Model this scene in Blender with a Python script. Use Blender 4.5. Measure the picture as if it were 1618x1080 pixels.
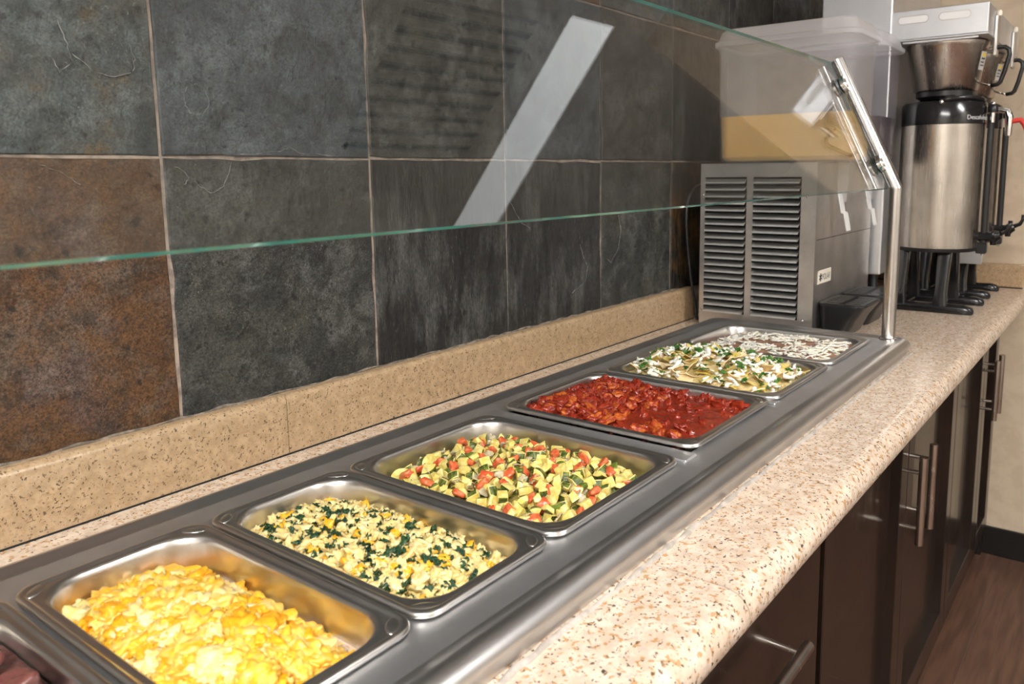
import bpy, bmesh, math, random
import numpy as np
from mathutils import Vector, Matrix, noise, Euler

random.seed(7)
np.random.seed(7)
SC = bpy.context.scene
C = SC.collection
for o in list(bpy.data.objects):
    bpy.data.objects.remove(o)

# ------------------------------------------------------------------ camera
W_PX = 1618.0
CAM = Vector((-0.5528, -0.7617, 0.3530))
YAW, PITCH, ROLL, F_PX = 0.6401, -0.1458, -0.0110, 1252.79
fwd = Vector((math.cos(YAW) * math.cos(PITCH), math.sin(YAW) * math.cos(PITCH), math.sin(PITCH)))
rgt0 = Vector((math.sin(YAW), -math.cos(YAW), 0))
up0 = rgt0.cross(fwd)
rgt = rgt0 * math.cos(ROLL) + up0 * math.sin(ROLL)
upv = -rgt0 * math.sin(ROLL) + up0 * math.cos(ROLL)
cd = bpy.data.cameras.new('camera')
cam = bpy.data.objects.new('camera', cd)
C.objects.link(cam)
M = Matrix.Identity(4)
for i in range(3):
    M[i][0], M[i][1], M[i][2], M[i][3] = rgt[i], upv[i], -fwd[i], CAM[i]
cam.matrix_world = M
cd.sensor_width = 36.0
cd.sensor_fit = 'HORIZONTAL'
cd.lens = F_PX / W_PX * 36.0
cd.shift_x = -62.494 / W_PX
cd.shift_y = -84.307 / W_PX
cd.clip_start = 0.02
cd.dof.use_dof = True
cd.dof.focus_distance = 1.10
cd.dof.aperture_fstop = 9.0
SC.camera = cam

# ------------------------------------------------------------------ world, exposure
w = bpy.data.worlds.new('World')
SC.world = w
w.use_nodes = True
w.node_tree.nodes['Background'].inputs[0].default_value = (1.0, 0.97, 0.94, 1)
w.node_tree.nodes['Background'].inputs[1].default_value = 0.25
SC.view_settings.view_transform = 'Standard'
SC.view_settings.look = 'None'
SC.view_settings.gamma = 1.0
SC.view_settings.use_curve_mapping = False
SC.view_settings.exposure = 0.76
LIGHT_STRIP = 1.3       # emission of the ceiling light seen mirrored in the glass
LIGHT_ADDED = 44.0       # emission of the two unseen lights added to brighten the buffet

# ------------------------------------------------------------------ key dimensions (metres)
GZ = -0.035             # granite top
DZ = -0.008             # steel deck
WALL_Y = 0.195
END_X = 2.39
FLOOR_Z = -0.955
CEIL_Z = 1.65
DOOR_Y = -0.42


# ------------------------------------------------------------------ materials
def new_mat(name):
    m = bpy.data.materials.new(name)
    m.use_nodes = True
    nt = m.node_tree
    b = nt.nodes['Principled BSDF']
    return m, nt, b


def N(nt, t, **kw):
    n = nt.nodes.new(t)
    for k, v in kw.items():
        if k.startswith('in_'):
            n.inputs[int(k[3:])].default_value = v
        else:
            setattr(n, k, v)
    return n


def L(nt, a, b):
    nt.links.new(a, b)


def plain(name, col, rough=0.5, metal=0.0, spec=0.5, bump=0.0, bscale=200, coat=0.0, sss=0.0, sssr=0.004):
    m, nt, b = new_mat(name)
    b.inputs['Base Color'].default_value = (*col, 1)
    b.inputs['Roughness'].default_value = rough
    b.inputs['Metallic'].default_value = metal
    b.inputs['Specular IOR Level'].default_value = spec
    b.inputs['Coat Weight'].default_value = coat
    if sss:
        b.inputs['Subsurface Weight'].default_value = sss
        b.inputs['Subsurface Radius'].default_value = (1, .6, .3)
        b.inputs['Subsurface Scale'].default_value = sssr
    if bump:
        tc = N(nt, 'ShaderNodeTexCoord')
        no = N(nt, 'ShaderNodeTexNoise')
        no.inputs['Scale'].default_value = bscale
        no.inputs['Detail'].default_value = 4
        bp = N(nt, 'ShaderNodeBump')
        bp.inputs['Strength'].default_value = bump
        bp.inputs['Distance'].default_value = 0.002
        L(nt, tc.outputs['Object'], no.inputs['Vector'])
        L(nt, no.outputs['Fac'], bp.inputs['Height'])
        L(nt, bp.outputs['Normal'], b.inputs['Normal'])
    return m


def ramp(nt, stops, interp='LINEAR'):
    r = N(nt, 'ShaderNodeValToRGB')
    r.color_ramp.interpolation = interp
    e = r.color_ramp.elements
    while len(e) < len(stops):
        e.new(0.5)
    for i, (p, c) in enumerate(stops):
        e[i].position = p
        e[i].color = c if len(c) == 4 else (*c, 1)
    return r


def mixc(nt, fac, a, b):
    n = N(nt, 'ShaderNodeMix', data_type='RGBA')
    for sock, v in ((n.inputs[0], fac), (n.inputs[6], a), (n.inputs[7], b)):
        if hasattr(v, 'type') and hasattr(v, 'is_linked'):
            L(nt, v, sock)
        elif isinstance(v, (int, float)):
            sock.default_value = v
        else:
            sock.default_value = (*v, 1)
    return n.outputs[2]


def noise_fac(nt, vec, scale, detail=3, lo=0.4, hi=0.6, rough=0.55, c0=0, c1=1):
    no = N(nt, 'ShaderNodeTexNoise')
    no.inputs['Scale'].default_value = scale
    no.inputs['Detail'].default_value = detail
    no.inputs['Roughness'].default_value = rough
    L(nt, vec, no.inputs['Vector'])
    mr = N(nt, 'ShaderNodeMapRange')
    mr.inputs[1].default_value = lo
    mr.inputs[2].default_value = hi
    mr.inputs[3].default_value = c0
    mr.inputs[4].default_value = c1
    L(nt, no.outputs['Fac'], mr.inputs[0])
    return mr.outputs[0]


def mapping(nt, vec, scale=(1, 1, 1), loc=(0, 0, 0)):
    mp = N(nt, 'ShaderNodeMapping')
    mp.inputs['Scale'].default_value = scale
    mp.inputs['Location'].default_value = loc
    L(nt, vec, mp.inputs['Vector'])
    return mp.outputs[0]


def steel(name, col=(0.62, 0.60, 0.57), rough=0.28, stretch=(1, 1, 1), amp=0.12, aniso=0.0, dirt=0.25):
    m, nt, b = new_mat(name)
    tc = N(nt, 'ShaderNodeTexCoord')
    v = mapping(nt, tc.outputs['Object'], stretch)
    f = noise_fac(nt, v, 90, 4, 0.3, 0.7, c0=rough - amp * 0.5, c1=rough + amp * 0.5)
    L(nt, f, b.inputs['Roughness'])
    f2 = noise_fac(nt, tc.outputs['Object'], 14, 5, 0.35, 0.7)
    cc = mixc(nt, f2, col, tuple(c * (1 - dirt) for c in col))
    L(nt, cc, b.inputs['Base Color'])
    b.inputs['Metallic'].default_value = 1.0
    b.inputs['Anisotropic'].default_value = aniso
    return m


def granite(name, base=(0.80, 0.63, 0.47), light=(0.90, 0.77, 0.63), rough=0.22, off=(0, 0, 0), dark=1.0, orange=0.85, fine=1.0):
    m, nt, b = new_mat(name)
    tc = N(nt, 'ShaderNodeTexCoord')
    v = mapping(nt, tc.outputs['Object'], (fine, fine, fine), off)
    c = mixc(nt, noise_fac(nt, v, 55, 4, 0.38, 0.62), base, light)
    c = mixc(nt, noise_fac(nt, v, 130, 3, 0.56, 0.64, c1=0.6), c, tuple(q * k_ for q, k_ in zip(base, (0.86, 0.92, 1.05))))
    v2 = mapping(nt, v, (1, 1, 1), (3.1, 1.7, 0.4))
    c = mixc(nt, noise_fac(nt, v2, 140, 3, 0.575, 0.62, c1=orange), c, tuple(q * k_ for q, k_ in zip(base, (0.80, 0.56, 0.30))))
    v3 = mapping(nt, v, (1, 1, 1), (7.3, 5.2, 2.4))
    c = mixc(nt, noise_fac(nt, v3, 200, 2, 0.615, 0.65, c1=0.9 * dark), c, (0.12, 0.075, 0.04))
    v4 = mapping(nt, v, (1, 1, 1), (1.3, 9.2, 4.4))
    c = mixc(nt, noise_fac(nt, v4, 110, 3, 0.67, 0.69, c1=0.95 * dark), c, (0.05, 0.04, 0.035))
    L(nt, c, b.inputs['Base Color'])
    b.inputs['Roughness'].default_value = rough
    return m


def slate(name, stops, veil=(0.20, 0.19, 0.18), veil_amt=0.5, streak=False, seed=0.0, rough=0.42):
    m, nt, b = new_mat(name)
    tc = N(nt, 'ShaderNodeTexCoord')
    oi = N(nt, 'ShaderNodeObjectInfo')
    va = N(nt, 'ShaderNodeVectorMath', operation='SCALE')
    cmb = N(nt, 'ShaderNodeCombineXYZ')
    L(nt, oi.outputs['Random'], cmb.inputs[0])
    L(nt, oi.outputs['Random'], cmb.inputs[2])
    L(nt, cmb.outputs[0], va.inputs[0])
    va.inputs['Scale'].default_value = 37.0
    ad = N(nt, 'ShaderNodeVectorMath', operation='ADD')
    L(nt, tc.outputs['Object'], ad.inputs[0])
    L(nt, va.outputs[0], ad.inputs[1])
    v = mapping(nt, ad.outputs[0], (1, 1, 1), (seed, 0, seed * 2))
    big = noise_fac(nt, v, 7, 9, 0.30, 0.70, 0.68)
    r = ramp(nt, stops)
    L(nt, big, r.inputs[0])
    c = r.outputs[0]
    vs = mapping(nt, v, (1, 1, 0.30) if streak else (1, 1, 1))
    # darker mottling at hand size, pale mineral bloom, grain and pits
    c = mixc(nt, noise_fac(nt, vs, 20, 8, 0.47, 0.66, 0.72, c1=0.8), c, tuple(q * 0.10 for q in veil))
    vb = mapping(nt, vs, (1, 1, 1), (5.5, 2.2, 8.8))
    c = mixc(nt, noise_fac(nt, vb, 18, 9, 0.49, 0.64, 0.74, c1=min(0.85, veil_amt * 1.5)), c, veil)
    gr = N(nt, 'ShaderNodeMix', data_type='RGBA', blend_type='MULTIPLY')
    gr.inputs[0].default_value = 1.0
    g2 = noise_fac(nt, vs, 420, 3, 0.30, 0.70, 0.6, c0=0.35, c1=1.75)
    L(nt, c, gr.inputs[6])
    L(nt, g2, gr.inputs[7])
    c = gr.outputs[2]
    f2 = noise_fac(nt, vs, 300, 4, 0.61, 0.70, 0.6, c1=0.8)
    f1b = noise_fac(nt, v, 9, 3, 0.42, 0.60)
    mu = N(nt, 'ShaderNodeMath', operation='MULTIPLY')
    L(nt, f2, mu.inputs[0])
    L(nt, f1b, mu.inputs[1])
    c = mixc(nt, mu.outputs[0], c, tuple(min(1, q * 1.7) for q in veil))
    f3 = noise_fac(nt, vs, 48, 4, 0.62, 0.68, 0.6, c1=0.8)
    c = mixc(nt, f3, c, (0.006, 0.006, 0.006))
    L(nt, c, b.inputs['Base Color'])
    fr = noise_fac(nt, v, 30, 5, 0.3, 0.7, c0=rough - 0.1, c1=rough + 0.18)
    L(nt, fr, b.inputs['Roughness'])
    b.inputs['Specular IOR Level'].default_value = 0.4
    bp = N(nt, 'ShaderNodeBump')
    bp.inputs['Strength'].default_value = 0.8
    bp.inputs['Distance'].default_value = 0.003
    h = noise_fac(nt, vs, 45, 8, 0.2, 0.8, 0.65)
    L(nt, h, bp.inputs['Height'])
    L(nt, bp.outputs['Normal'], b.inputs['Normal'])
    return m


def attr_mat(name, rough=0.45, sss=0.25, sssr=0.004, spec=0.5, bump=0.3, bscale=300, coat=0.0, attr='tint'):
    m, nt, b = new_mat(name)
    a = N(nt, 'ShaderNodeAttribute', attribute_name=attr)
    L(nt, a.outputs['Color'], b.inputs['Base Color'])
    b.inputs['Roughness'].default_value = rough
    b.inputs['Specular IOR Level'].default_value = spec
    b.inputs['Coat Weight'].default_value = coat
    b.inputs['Coat Roughness'].default_value = 0.15
    if sss:
        b.inputs['Subsurface Weight'].default_value = sss
        b.inputs['Subsurface Radius'].default_value = (1, .6, .3)
        b.inputs['Subsurface Scale'].default_value = sssr
    tc = N(nt, 'ShaderNodeTexCoord')
    no = N(nt, 'ShaderNodeTexNoise')
    no.inputs['Scale'].default_value = bscale
    no.inputs['Detail'].default_value = 4
    bp = N(nt, 'ShaderNodeBump')
    bp.inputs['Strength'].default_value = bump
    bp.inputs['Distance'].default_value = 0.002
    L(nt, tc.outputs['Object'], no.inputs['Vector'])
    L(nt, no.outputs['Fac'], bp.inputs['Height'])
    L(nt, bp.outputs['Normal'], b.inputs['Normal'])
    return m


def noise2(name, a, b_, scale=60, lo=0.4, hi=0.6, rough=0.4, sss=0.0, sssr=0.004, bump=0.2, stretch=(1, 1, 1), spec=0.5, coat=0.0, detail=4):
    m, nt, b = new_mat(name)
    tc = N(nt, 'ShaderNodeTexCoord')
    v = mapping(nt, tc.outputs['Object'], stretch)
    f = noise_fac(nt, v, scale, detail, lo, hi)
    c = mixc(nt, f, a, b_)
    L(nt, c, b.inputs['Base Color'])
    b.inputs['Roughness'].default_value = rough
    b.inputs['Specular IOR Level'].default_value = spec
    b.inputs['Coat Weight'].default_value = coat
    if sss:
        b.inputs['Subsurface Weight'].default_value = sss
        b.inputs['Subsurface Radius'].default_value = (1, .6, .3)
        b.inputs['Subsurface Scale'].default_value = sssr
    if bump:
        bp = N(nt, 'ShaderNodeBump')
        bp.inputs['Strength'].default_value = bump
        bp.inputs['Distance'].default_value = 0.002
        L(nt, f, bp.inputs['Height'])
        L(nt, bp.outputs['Normal'], b.inputs['Normal'])
    return m


def emit(name, col, s):
    m, nt, b = new_mat(name)
    b.inputs['Base Color'].default_value = (*col, 1)
    b.inputs['Emission Color'].default_value = (*col, 1)
    b.inputs['Emission Strength'].default_value = s
    return m


def sheet_glass(name, tint, ior=1.5, rough=0.0):
    """clear pane: Fresnel mix of mirror reflection and straight transmission"""
    m, nt, b = new_mat(name)
    nt.nodes.remove(b)
    out = nt.nodes['Material Output']
    tr = N(nt, 'ShaderNodeBsdfTransparent')
    tr.inputs[0].default_value = (*tint, 1)
    gl = N(nt, 'ShaderNodeBsdfGlossy')
    gl.inputs['Roughness'].default_value = rough
    # Schlick reflectance from the facing angle, the same on both sides of the pane
    lw = N(nt, 'ShaderNodeLayerWeight')
    lw.inputs['Blend'].default_value = 0.5
    pw = N(nt, 'ShaderNodeMath', operation='POWER')
    pw.inputs[1].default_value = 5.0
    L(nt, lw.outputs['Facing'], pw.inputs[0])
    f0 = ((ior - 1) / (ior + 1)) ** 2
    fr = N(nt, 'ShaderNodeMath', operation='MULTIPLY_ADD')
    fr.inputs[1].default_value = 1 - f0
    fr.inputs[2].default_value = f0
    L(nt, pw.outputs[0], fr.inputs[0])
    mx = N(nt, 'ShaderNodeMixShader')
    L(nt, fr.outputs[0], mx.inputs[0])
    L(nt, tr.outputs[0], mx.inputs[1])
    L(nt, gl.outputs[0], mx.inputs[2])
    L(nt, mx.outputs[0], out.inputs['Surface'])
    return m


def cloudy_plastic(name, col, clear=0.55, rough=0.25):
    m, nt, b = new_mat(name)
    out = nt.nodes['Material Output']
    b.inputs['Base Color'].default_value = (*col, 1)
    b.inputs['Roughness'].default_value = rough
    tr = N(nt, 'ShaderNodeBsdfTransparent')
    tr.inputs[0].default_value = (0.95, 0.95, 0.95, 1)
    tl = N(nt, 'ShaderNodeBsdfTranslucent')
    tl.inputs[0].default_value = (*col, 1)
    m1 = N(nt, 'ShaderNodeMixShader')
    m1.inputs[0].default_value = 0.4
    L(nt, b.outputs[0], m1.inputs[1])
    L(nt, tl.outputs[0], m1.inputs[2])
    mx = N(nt, 'ShaderNodeMixShader')
    mx.inputs[0].default_value = clear
    L(nt, m1.outputs[0], mx.inputs[1])
    L(nt, tr.outputs[0], mx.inputs[2])
    L(nt, mx.outputs[0], out.inputs['Surface'])
    return m


MT = {}
MT['steel_deck'] = steel('steel_deck', (0.70, 0.70, 0.71), 0.46, (0.15, 3, 1), 0.03, dirt=0.15)
MT['steel_edge'] = steel('steel_edge', (0.70, 0.69, 0.68), 0.34, (0.15, 3, 1), 0.02, dirt=0.12)
MT['steel_pan'] = steel('steel_pan', (0.72, 0.70, 0.67), 0.29, (1, 1, 1), 0.015, dirt=0.12)
MT['steel_panel'] = steel('steel_panel', (0.74, 0.71, 0.68), 0.40, (1, 0.2, 3), 0.1)
MT['steel_louver'] = steel('steel_louver', (0.88, 0.87, 0.85), 0.34, (1, 0.2, 3), 0.05, dirt=0.05)  # lighter than the panel steel: light caught from above put into the colour
MT['steel_brewer'] = steel('steel_brewer', (0.80, 0.81, 0.84), 0.42, (1, 0.2, 3), 0.1, dirt=0.08)
MT['steel_server'] = steel('steel_server', (0.60, 0.55, 0.50), 0.25, (3, 3, 0.1), 0.08, aniso=0.4)
MT['chrome'] = plain('chrome', (0.80, 0.79, 0.77), 0.08, 1.0)
MT['satin'] = steel('satin_tube', (0.70, 0.67, 0.64), 0.20, (2, 2, 0.15), 0.06, dirt=0.1)
MT['handle'] = steel('handle_steel', (0.68, 0.62, 0.55), 0.24, (1, 1, 0.3), 0.08)
MT['black'] = plain('black_plastic', (0.012, 0.012, 0.013), 0.32)
MT['black_gloss'] = plain('black_gloss_plastic', (0.010, 0.010, 0.011), 0.16)
MT['tray_grey'] = plain('dark_grey_plastic', (0.014, 0.014, 0.015), 0.30)
MT['void'] = plain('dark_interior', (0.01, 0.01, 0.01), 0.8)
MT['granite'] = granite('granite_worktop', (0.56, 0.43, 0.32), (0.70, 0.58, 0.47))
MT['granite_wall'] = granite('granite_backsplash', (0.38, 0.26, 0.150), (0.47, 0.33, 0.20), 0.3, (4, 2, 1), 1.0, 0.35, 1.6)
MT['grout'] = noise2('tile_grout', (0.34, 0.265, 0.215), (0.19, 0.15, 0.125), 60, rough=0.9, bump=0.4)
MT['caulk'] = noise2('caulk', (0.48, 0.43, 0.38), (0.34, 0.30, 0.26), 60, rough=0.6, bump=0.3)
MT['mortar'] = noise2('mortar', (0.25, 0.20, 0.155), (0.12, 0.10, 0.08), 90, rough=0.9, bump=0.5)
MT['vein'] = noise2('slate_chip_edge', (0.26, 0.26, 0.25), (0.10, 0.10, 0.10), 150, rough=0.8, bump=0.0)
MT['s_blue'] = slate('slate_blue_grey', [(0.0, (0.0190, 0.0228, 0.0253)), (0.45, (0.0392, 0.0456, 0.0507)), (0.75, (0.0634, 0.0729, 0.0792)), (1.0, (0.0380, 0.0348, 0.0317))], (0.1077, 0.1204, 0.1267), 0.4)
MT['s_bluerust'] = slate('slate_blue_with_rust', [(0.0, (0.0190, 0.0241, 0.0241)), (0.45, (0.0348, 0.0431, 0.0444)), (0.68, (0.0539, 0.0539, 0.0475)), (0.80, (0.0887, 0.0539, 0.0190)), (1.0, (0.0570, 0.0380, 0.0190))], (0.1077, 0.1204, 0.1204), 0.45)
MT['s_rust'] = slate('slate_rust_brown', [(0.0, (0.0275, 0.0215, 0.0175)), (0.30, (0.0644, 0.0281, 0.0102)), (0.55, (0.0873, 0.0395, 0.0131)), (0.72, (0.0689, 0.0370, 0.0262)), (0.86, (0.1102, 0.0741, 0.0583)), (1.0, (0.0460, 0.0494, 0.0474))], (0.1077, 0.0824, 0.0634), 0.42, seed=3.0, rough=0.5)
MT['s_green'] = slate('slate_green_grey', [(0.0, (0.0139, 0.0139, 0.0127)), (0.45, (0.0285, 0.0291, 0.0266)), (0.75, (0.0475, 0.0456, 0.0380)), (1.0, (0.0602, 0.0539, 0.0380))], (0.0950, 0.0950, 0.0887), 0.5, seed=6.0)
MT['s_dark'] = slate('slate_charcoal', [(0.0, (0.0076, 0.0076, 0.0076)), (0.5, (0.0165, 0.0158, 0.0152)), (1.0, (0.0285, 0.0266, 0.0241))], (0.0824, 0.0824, 0.0792), 0.5, True, seed=9.0)
MT['s_darkrust'] = slate('slate_charcoal_with_rust', [(0.0, (0.0076, 0.0070, 0.0063)), (0.45, (0.0190, 0.0152, 0.0114)), (0.7, (0.0824, 0.0380, 0.0095)), (1.0, (0.0317, 0.0222, 0.0127))], (0.0824, 0.0760, 0.0634), 0.35, True, seed=12.0)
MT['stucco'] = noise2('cream_stucco', (0.60, 0.49, 0.36), (0.54, 0.43, 0.31), 24, rough=0.85, bump=0.15)
MT['opp_wall'] = noise2('warm_painted_wall', (0.60, 0.56, 0.50), (0.56, 0.52, 0.46), 10, rough=0.85, bump=0.05)
MT['ceiling'] = noise2('ceiling_paint', (0.82, 0.83, 0.84), (0.78, 0.79, 0.80), 12, rough=0.9, bump=0.05)
MT['light_dim'] = emit('light_diffuser_dim', (0.97, 0.99, 1.0), LIGHT_STRIP)
MT['light'] = emit('added_light_diffuser', (1.0, 0.985, 0.965), LIGHT_ADDED)  # glow of the two added lights only
MT['white_metal'] = plain('white_enamel', (0.75, 0.75, 0.74), 0.4)
MT['wood'] = noise2('espresso_wood', (0.014, 0.0080, 0.0058), (0.024, 0.0135, 0.0090), 30, rough=0.24, bump=0.04, stretch=(3, 1, 0.15), coat=0.25)
MT['plank'] = noise2('floor_plank', (0.13, 0.066, 0.042), (0.085, 0.042, 0.028), 22, rough=0.42, bump=0.05, stretch=(0.25, 3, 1))
MT['plank_joint'] = plain('floor_joint', (0.30, 0.22, 0.17), 0.8)
MT['blackboard'] = plain('black_baseboard', (0.008, 0.007, 0.006), 0.35)
MT['glass'] = sheet_glass('clear_glass', (0.945, 0.965, 0.96), 1.66)
MT['glass_edge'] = plain('glass_edge_teal', (0.045, 0.40, 0.39), 0.12, coat=0.5, sss=0.4, sssr=0.01)
MT['tank'] = cloudy_plastic('cloudy_tank_plastic', (0.92, 0.91, 0.95), 0.81)
MT['lid'] = cloudy_plastic('cloudy_lid_plastic', (0.92, 0.91, 0.95), 0.56)
MT['tank2'] = cloudy_plastic('cloudy_lilac_plastic', (0.76, 0.70, 0.78), 0.93)
MT['juice'] = plain('orange_juice', (1.0, 0.55, 0.015), 0.25, sss=0.3, sssr=0.02)
MT['dark_juice'] = plain('dark_hibiscus_drink', (0.020, 0.008, 0.010), 0.15)
MT['sticker'] = plain('cream_sticker', (0.85, 0.78, 0.66), 0.5)
MT['ink'] = plain('dark_ink', (0.03, 0.03, 0.05), 0.6)
MT['ink_white'] = plain('white_print', (0.70, 0.70, 0.70), 0.5)
MT['ink_yellow'] = plain('yellow_print', (0.80, 0.55, 0.05), 0.5)
MT['sticker_grey'] = plain('pale_grey_sticker', (0.55, 0.54, 0.52), 0.4)
MT['red'] = plain('red_plastic', (0.70, 0.05, 0.035), 0.35)
MT['slot_white'] = plain('white_slot_lining', (0.95, 0.95, 0.95), 0.4)

# ------------------------------------------------------------------ mesh helpers


def tag(o, label=None, cat=None, group=None, kind=None):
    if label:
        o['label'] = label
    if cat:
        o['category'] = cat
    if group:
        o['group'] = group
    if kind:
        o['kind'] = kind
    return o


def link(name, me, parent=None, loc=None):
    o = bpy.data.objects.new(name, me)
    C.objects.link(o)
    if parent is not None:
        o.parent = parent
        # children keep world coordinates of their mesh: undo the parent's base location
        o.matrix_parent_inverse = Matrix.Translation(parent.location).inverted()
    if loc is not None:
        o.location = loc
    return o


def obj(name, bm, mats, parent=None, smooth=False, loc=None, angle=None):
    me = bpy.data.meshes.new(name)
    bm.normal_update()
    bm.to_mesh(me)
    bm.free()
    if not isinstance(mats, (list, tuple)):
        mats = [mats]
    for m in mats:
        me.materials.append(MT[m] if isinstance(m, str) else m)
    if smooth:
        for p in me.polygons:
            p.use_smooth = True
        if angle is not None:
            me.set_sharp_from_angle(angle=math.radians(angle))
    return link(name, me, parent, loc)


def thing(name, label, cat, loc=(0, 0, 0), group=None):
    o = bpy.data.objects.new(name, None)
    C.objects.link(o)
    o.location = loc
    o.empty_display_size = 0.05
    return tag(o, label, cat, group)


def struct(name, bm, mats, **kw):
    o = obj(name, bm, mats, **kw)
    o['kind'] = 'structure'
    return o


def B():
    return bmesh.new()


def box(bm, x0, x1, y0, y1, z0, z1, bev=0.0, seg=1, mi=0):
    r = bmesh.ops.create_cube(bm, size=1.0)
    vs = r['verts']
    for v in vs:
        v.co = Vector(((x0 + x1) / 2 + v.co.x * (x1 - x0), (y0 + y1) / 2 + v.co.y * (y1 - y0), (z0 + z1) / 2 + v.co.z * (z1 - z0)))
    fs = set(f for v in vs for f in v.link_faces)
    for f in fs:
        f.material_index = mi
    if bev > 0:
        es = list(set(e for v in vs for e in v.link_edges))
        bmesh.ops.bevel(bm, geom=es, offset=bev, segments=seg, profile=0.5, affect='EDGES')
    return bm


def prism_x(bm, prof, x0, x1, mi=0, cap=True):
    """closed profile [(y,z)...] swept along X"""
    a = [bm.verts.new((x0, y, z)) for y, z in prof]
    b = [bm.verts.new((x1, y, z)) for y, z in prof]
    n = len(prof)
    for i in range(n):
        f = bm.faces.new((a[i], a[(i + 1) % n], b[(i + 1) % n], b[i]))
        f.material_index = mi
    if cap:
        bm.faces.new(list(reversed(a))).material_index = mi
        bm.faces.new(b).material_index = mi
    bmesh.ops.recalc_face_normals(bm, faces=bm.faces[:])


def tube(bm, pts, r, seg=12, cap=True, mi=0):
    pts = [Vector(p) for p in pts]
    rings = []
    n = len(pts)
    prev = None
    for i, p in enumerate(pts):
        if i == 0:
            t = (pts[1] - pts[0]).normalized()
        elif i == n - 1:
            t = (pts[-1] - pts[-2]).normalized()
        else:
            t = ((pts[i + 1] - p).normalized() + (p - pts[i - 1]).normalized()).normalized()
        if prev is None:
            ref = Vector((0, 0, 1)) if abs(t.z) < 0.9 else Vector((1, 0, 0))
            u = t.cross(ref).normalized()
        else:
            u = (prev - t * prev.dot(t)).normalized()
        prev = u
        v = t.cross(u)
        rr = r[i] if isinstance(r, (list, tuple)) else r
        rings.append([bm.verts.new(p + (u * math.cos(2 * math.pi * k / seg) + v * math.sin(2 * math.pi * k / seg)) * rr) for k in range(seg)])
    fs = []
    for a, b in zip(rings[:-1], rings[1:]):
        for k in range(seg):
            fs.append(bm.faces.new((a[k], a[(k + 1) % seg], b[(k + 1) % seg], b[k])))
    if cap:
        fs.append(bm.faces.new(list(reversed(rings[0]))))
        fs.append(bm.faces.new(rings[-1]))
    for f in fs:
        f.material_index = mi
    bmesh.ops.recalc_face_normals(bm, faces=fs)


def lathe(bm, prof, cx, cy, seg=40, mi=0, a0=0.0, a1=2 * math.pi):
    """profile [(r,z)...] around the vertical axis at cx, cy"""
    full = abs(a1 - a0 - 2 * math.pi) < 1e-6
    n = seg if full else seg + 1
    rings = []
    for r, z in prof:
        if r < 1e-6:
            rings.append([bm.verts.new((cx, cy, z))])
        else:
            rings.append([bm.verts.new((cx + r * math.cos(a0 + (a1 - a0) * k / seg), cy + r * math.sin(a0 + (a1 - a0) * k / seg), z)) for k in range(n)])
    fs = []
    for a, b in zip(rings[:-1], rings[1:]):
        for k in range(seg):
            k2 = (k + 1) % n
            if len(a) == 1 and len(b) == 1:
                continue
            if len(a) == 1:
                fs.append(bm.faces.new((a[0], b[k], b[k2])))
            elif len(b) == 1:
                fs.append(bm.faces.new((a[k], a[k2], b[0])))
            else:
                fs.append(bm.faces.new((a[k], a[k2], b[k2], b[k])))
    for f in fs:
        f.material_index = mi
    bmesh.ops.recalc_face_normals(bm, faces=fs)


def rrect(cx, cy, hx, hy, r, n=6):
    r = max(1e-4, min(r, hx - 1e-4, hy - 1e-4))
    out = []
    for (sx, sy, a) in ((1, 1, 0), (-1, 1, 90), (-1, -1, 180), (1, -1, 270)):
        for k in range(n + 1):
            t = math.radians(a + 90 * k / n)
            out.append((cx + sx * (hx - r) + r * math.cos(t), cy + sy * (hy - r) + r * math.sin(t)))
    return out


def loft(bm, loops, mi=0, cap0=False, cap1=False):
    """loops: lists of 3D points with equal counts"""
    rings = [[bm.verts.new(p) for p in lp] for lp in loops]
    n = len(rings[0])
    fs = []
    for a, b in zip(rings[:-1], rings[1:]):
        for k in range(n):
            fs.append(bm.faces.new((a[k], a[(k + 1) % n], b[(k + 1) % n], b[k])))
    if cap0:
        fs.append(bm.faces.new(list(reversed(rings[0]))))
    if cap1:
        fs.append(bm.faces.new(rings[-1]))
    for f in fs:
        f.material_index = mi
    return fs


def text_mesh(body, size):
    cu = bpy.data.curves.new('txt', 'FONT')
    cu.body = body
    cu.size = size
    cu.resolution_u = 3
    t = bpy.data.objects.new('txt', cu)
    C.objects.link(t)
    bpy.context.view_layer.update()
    me = bpy.data.meshes.new_from_object(t.evaluated_get(bpy.context.evaluated_depsgraph_get()))
    vs = [v.co.copy() for v in me.vertices]
    fs = [tuple(p.vertices) for p in me.polygons]
    bpy.data.objects.remove(t)
    bpy.data.curves.remove(cu)
    bpy.data.meshes.remove(me)
    return vs, fs


def mesh_obj(name, vs, fs, mats, parent=None, smooth=False, cols=None, loc=None):
    me = bpy.data.meshes.new(name)
    me.from_pydata([tuple(v) for v in vs], [], fs)
    for m in (mats if isinstance(mats, (list, tuple)) else [mats]):
        me.materials.append(MT[m] if isinstance(m, str) else m)
    if smooth:
        me.polygons.foreach_set('use_smooth', [True] * len(me.polygons))
    if cols is not None:
        at = me.attributes.new('tint', 'FLOAT_COLOR', 'POINT')
        at.data.foreach_set('color', np.asarray(cols, dtype=np.float32).ravel())
    me.update()
    return link(name, me, parent, loc)


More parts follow.
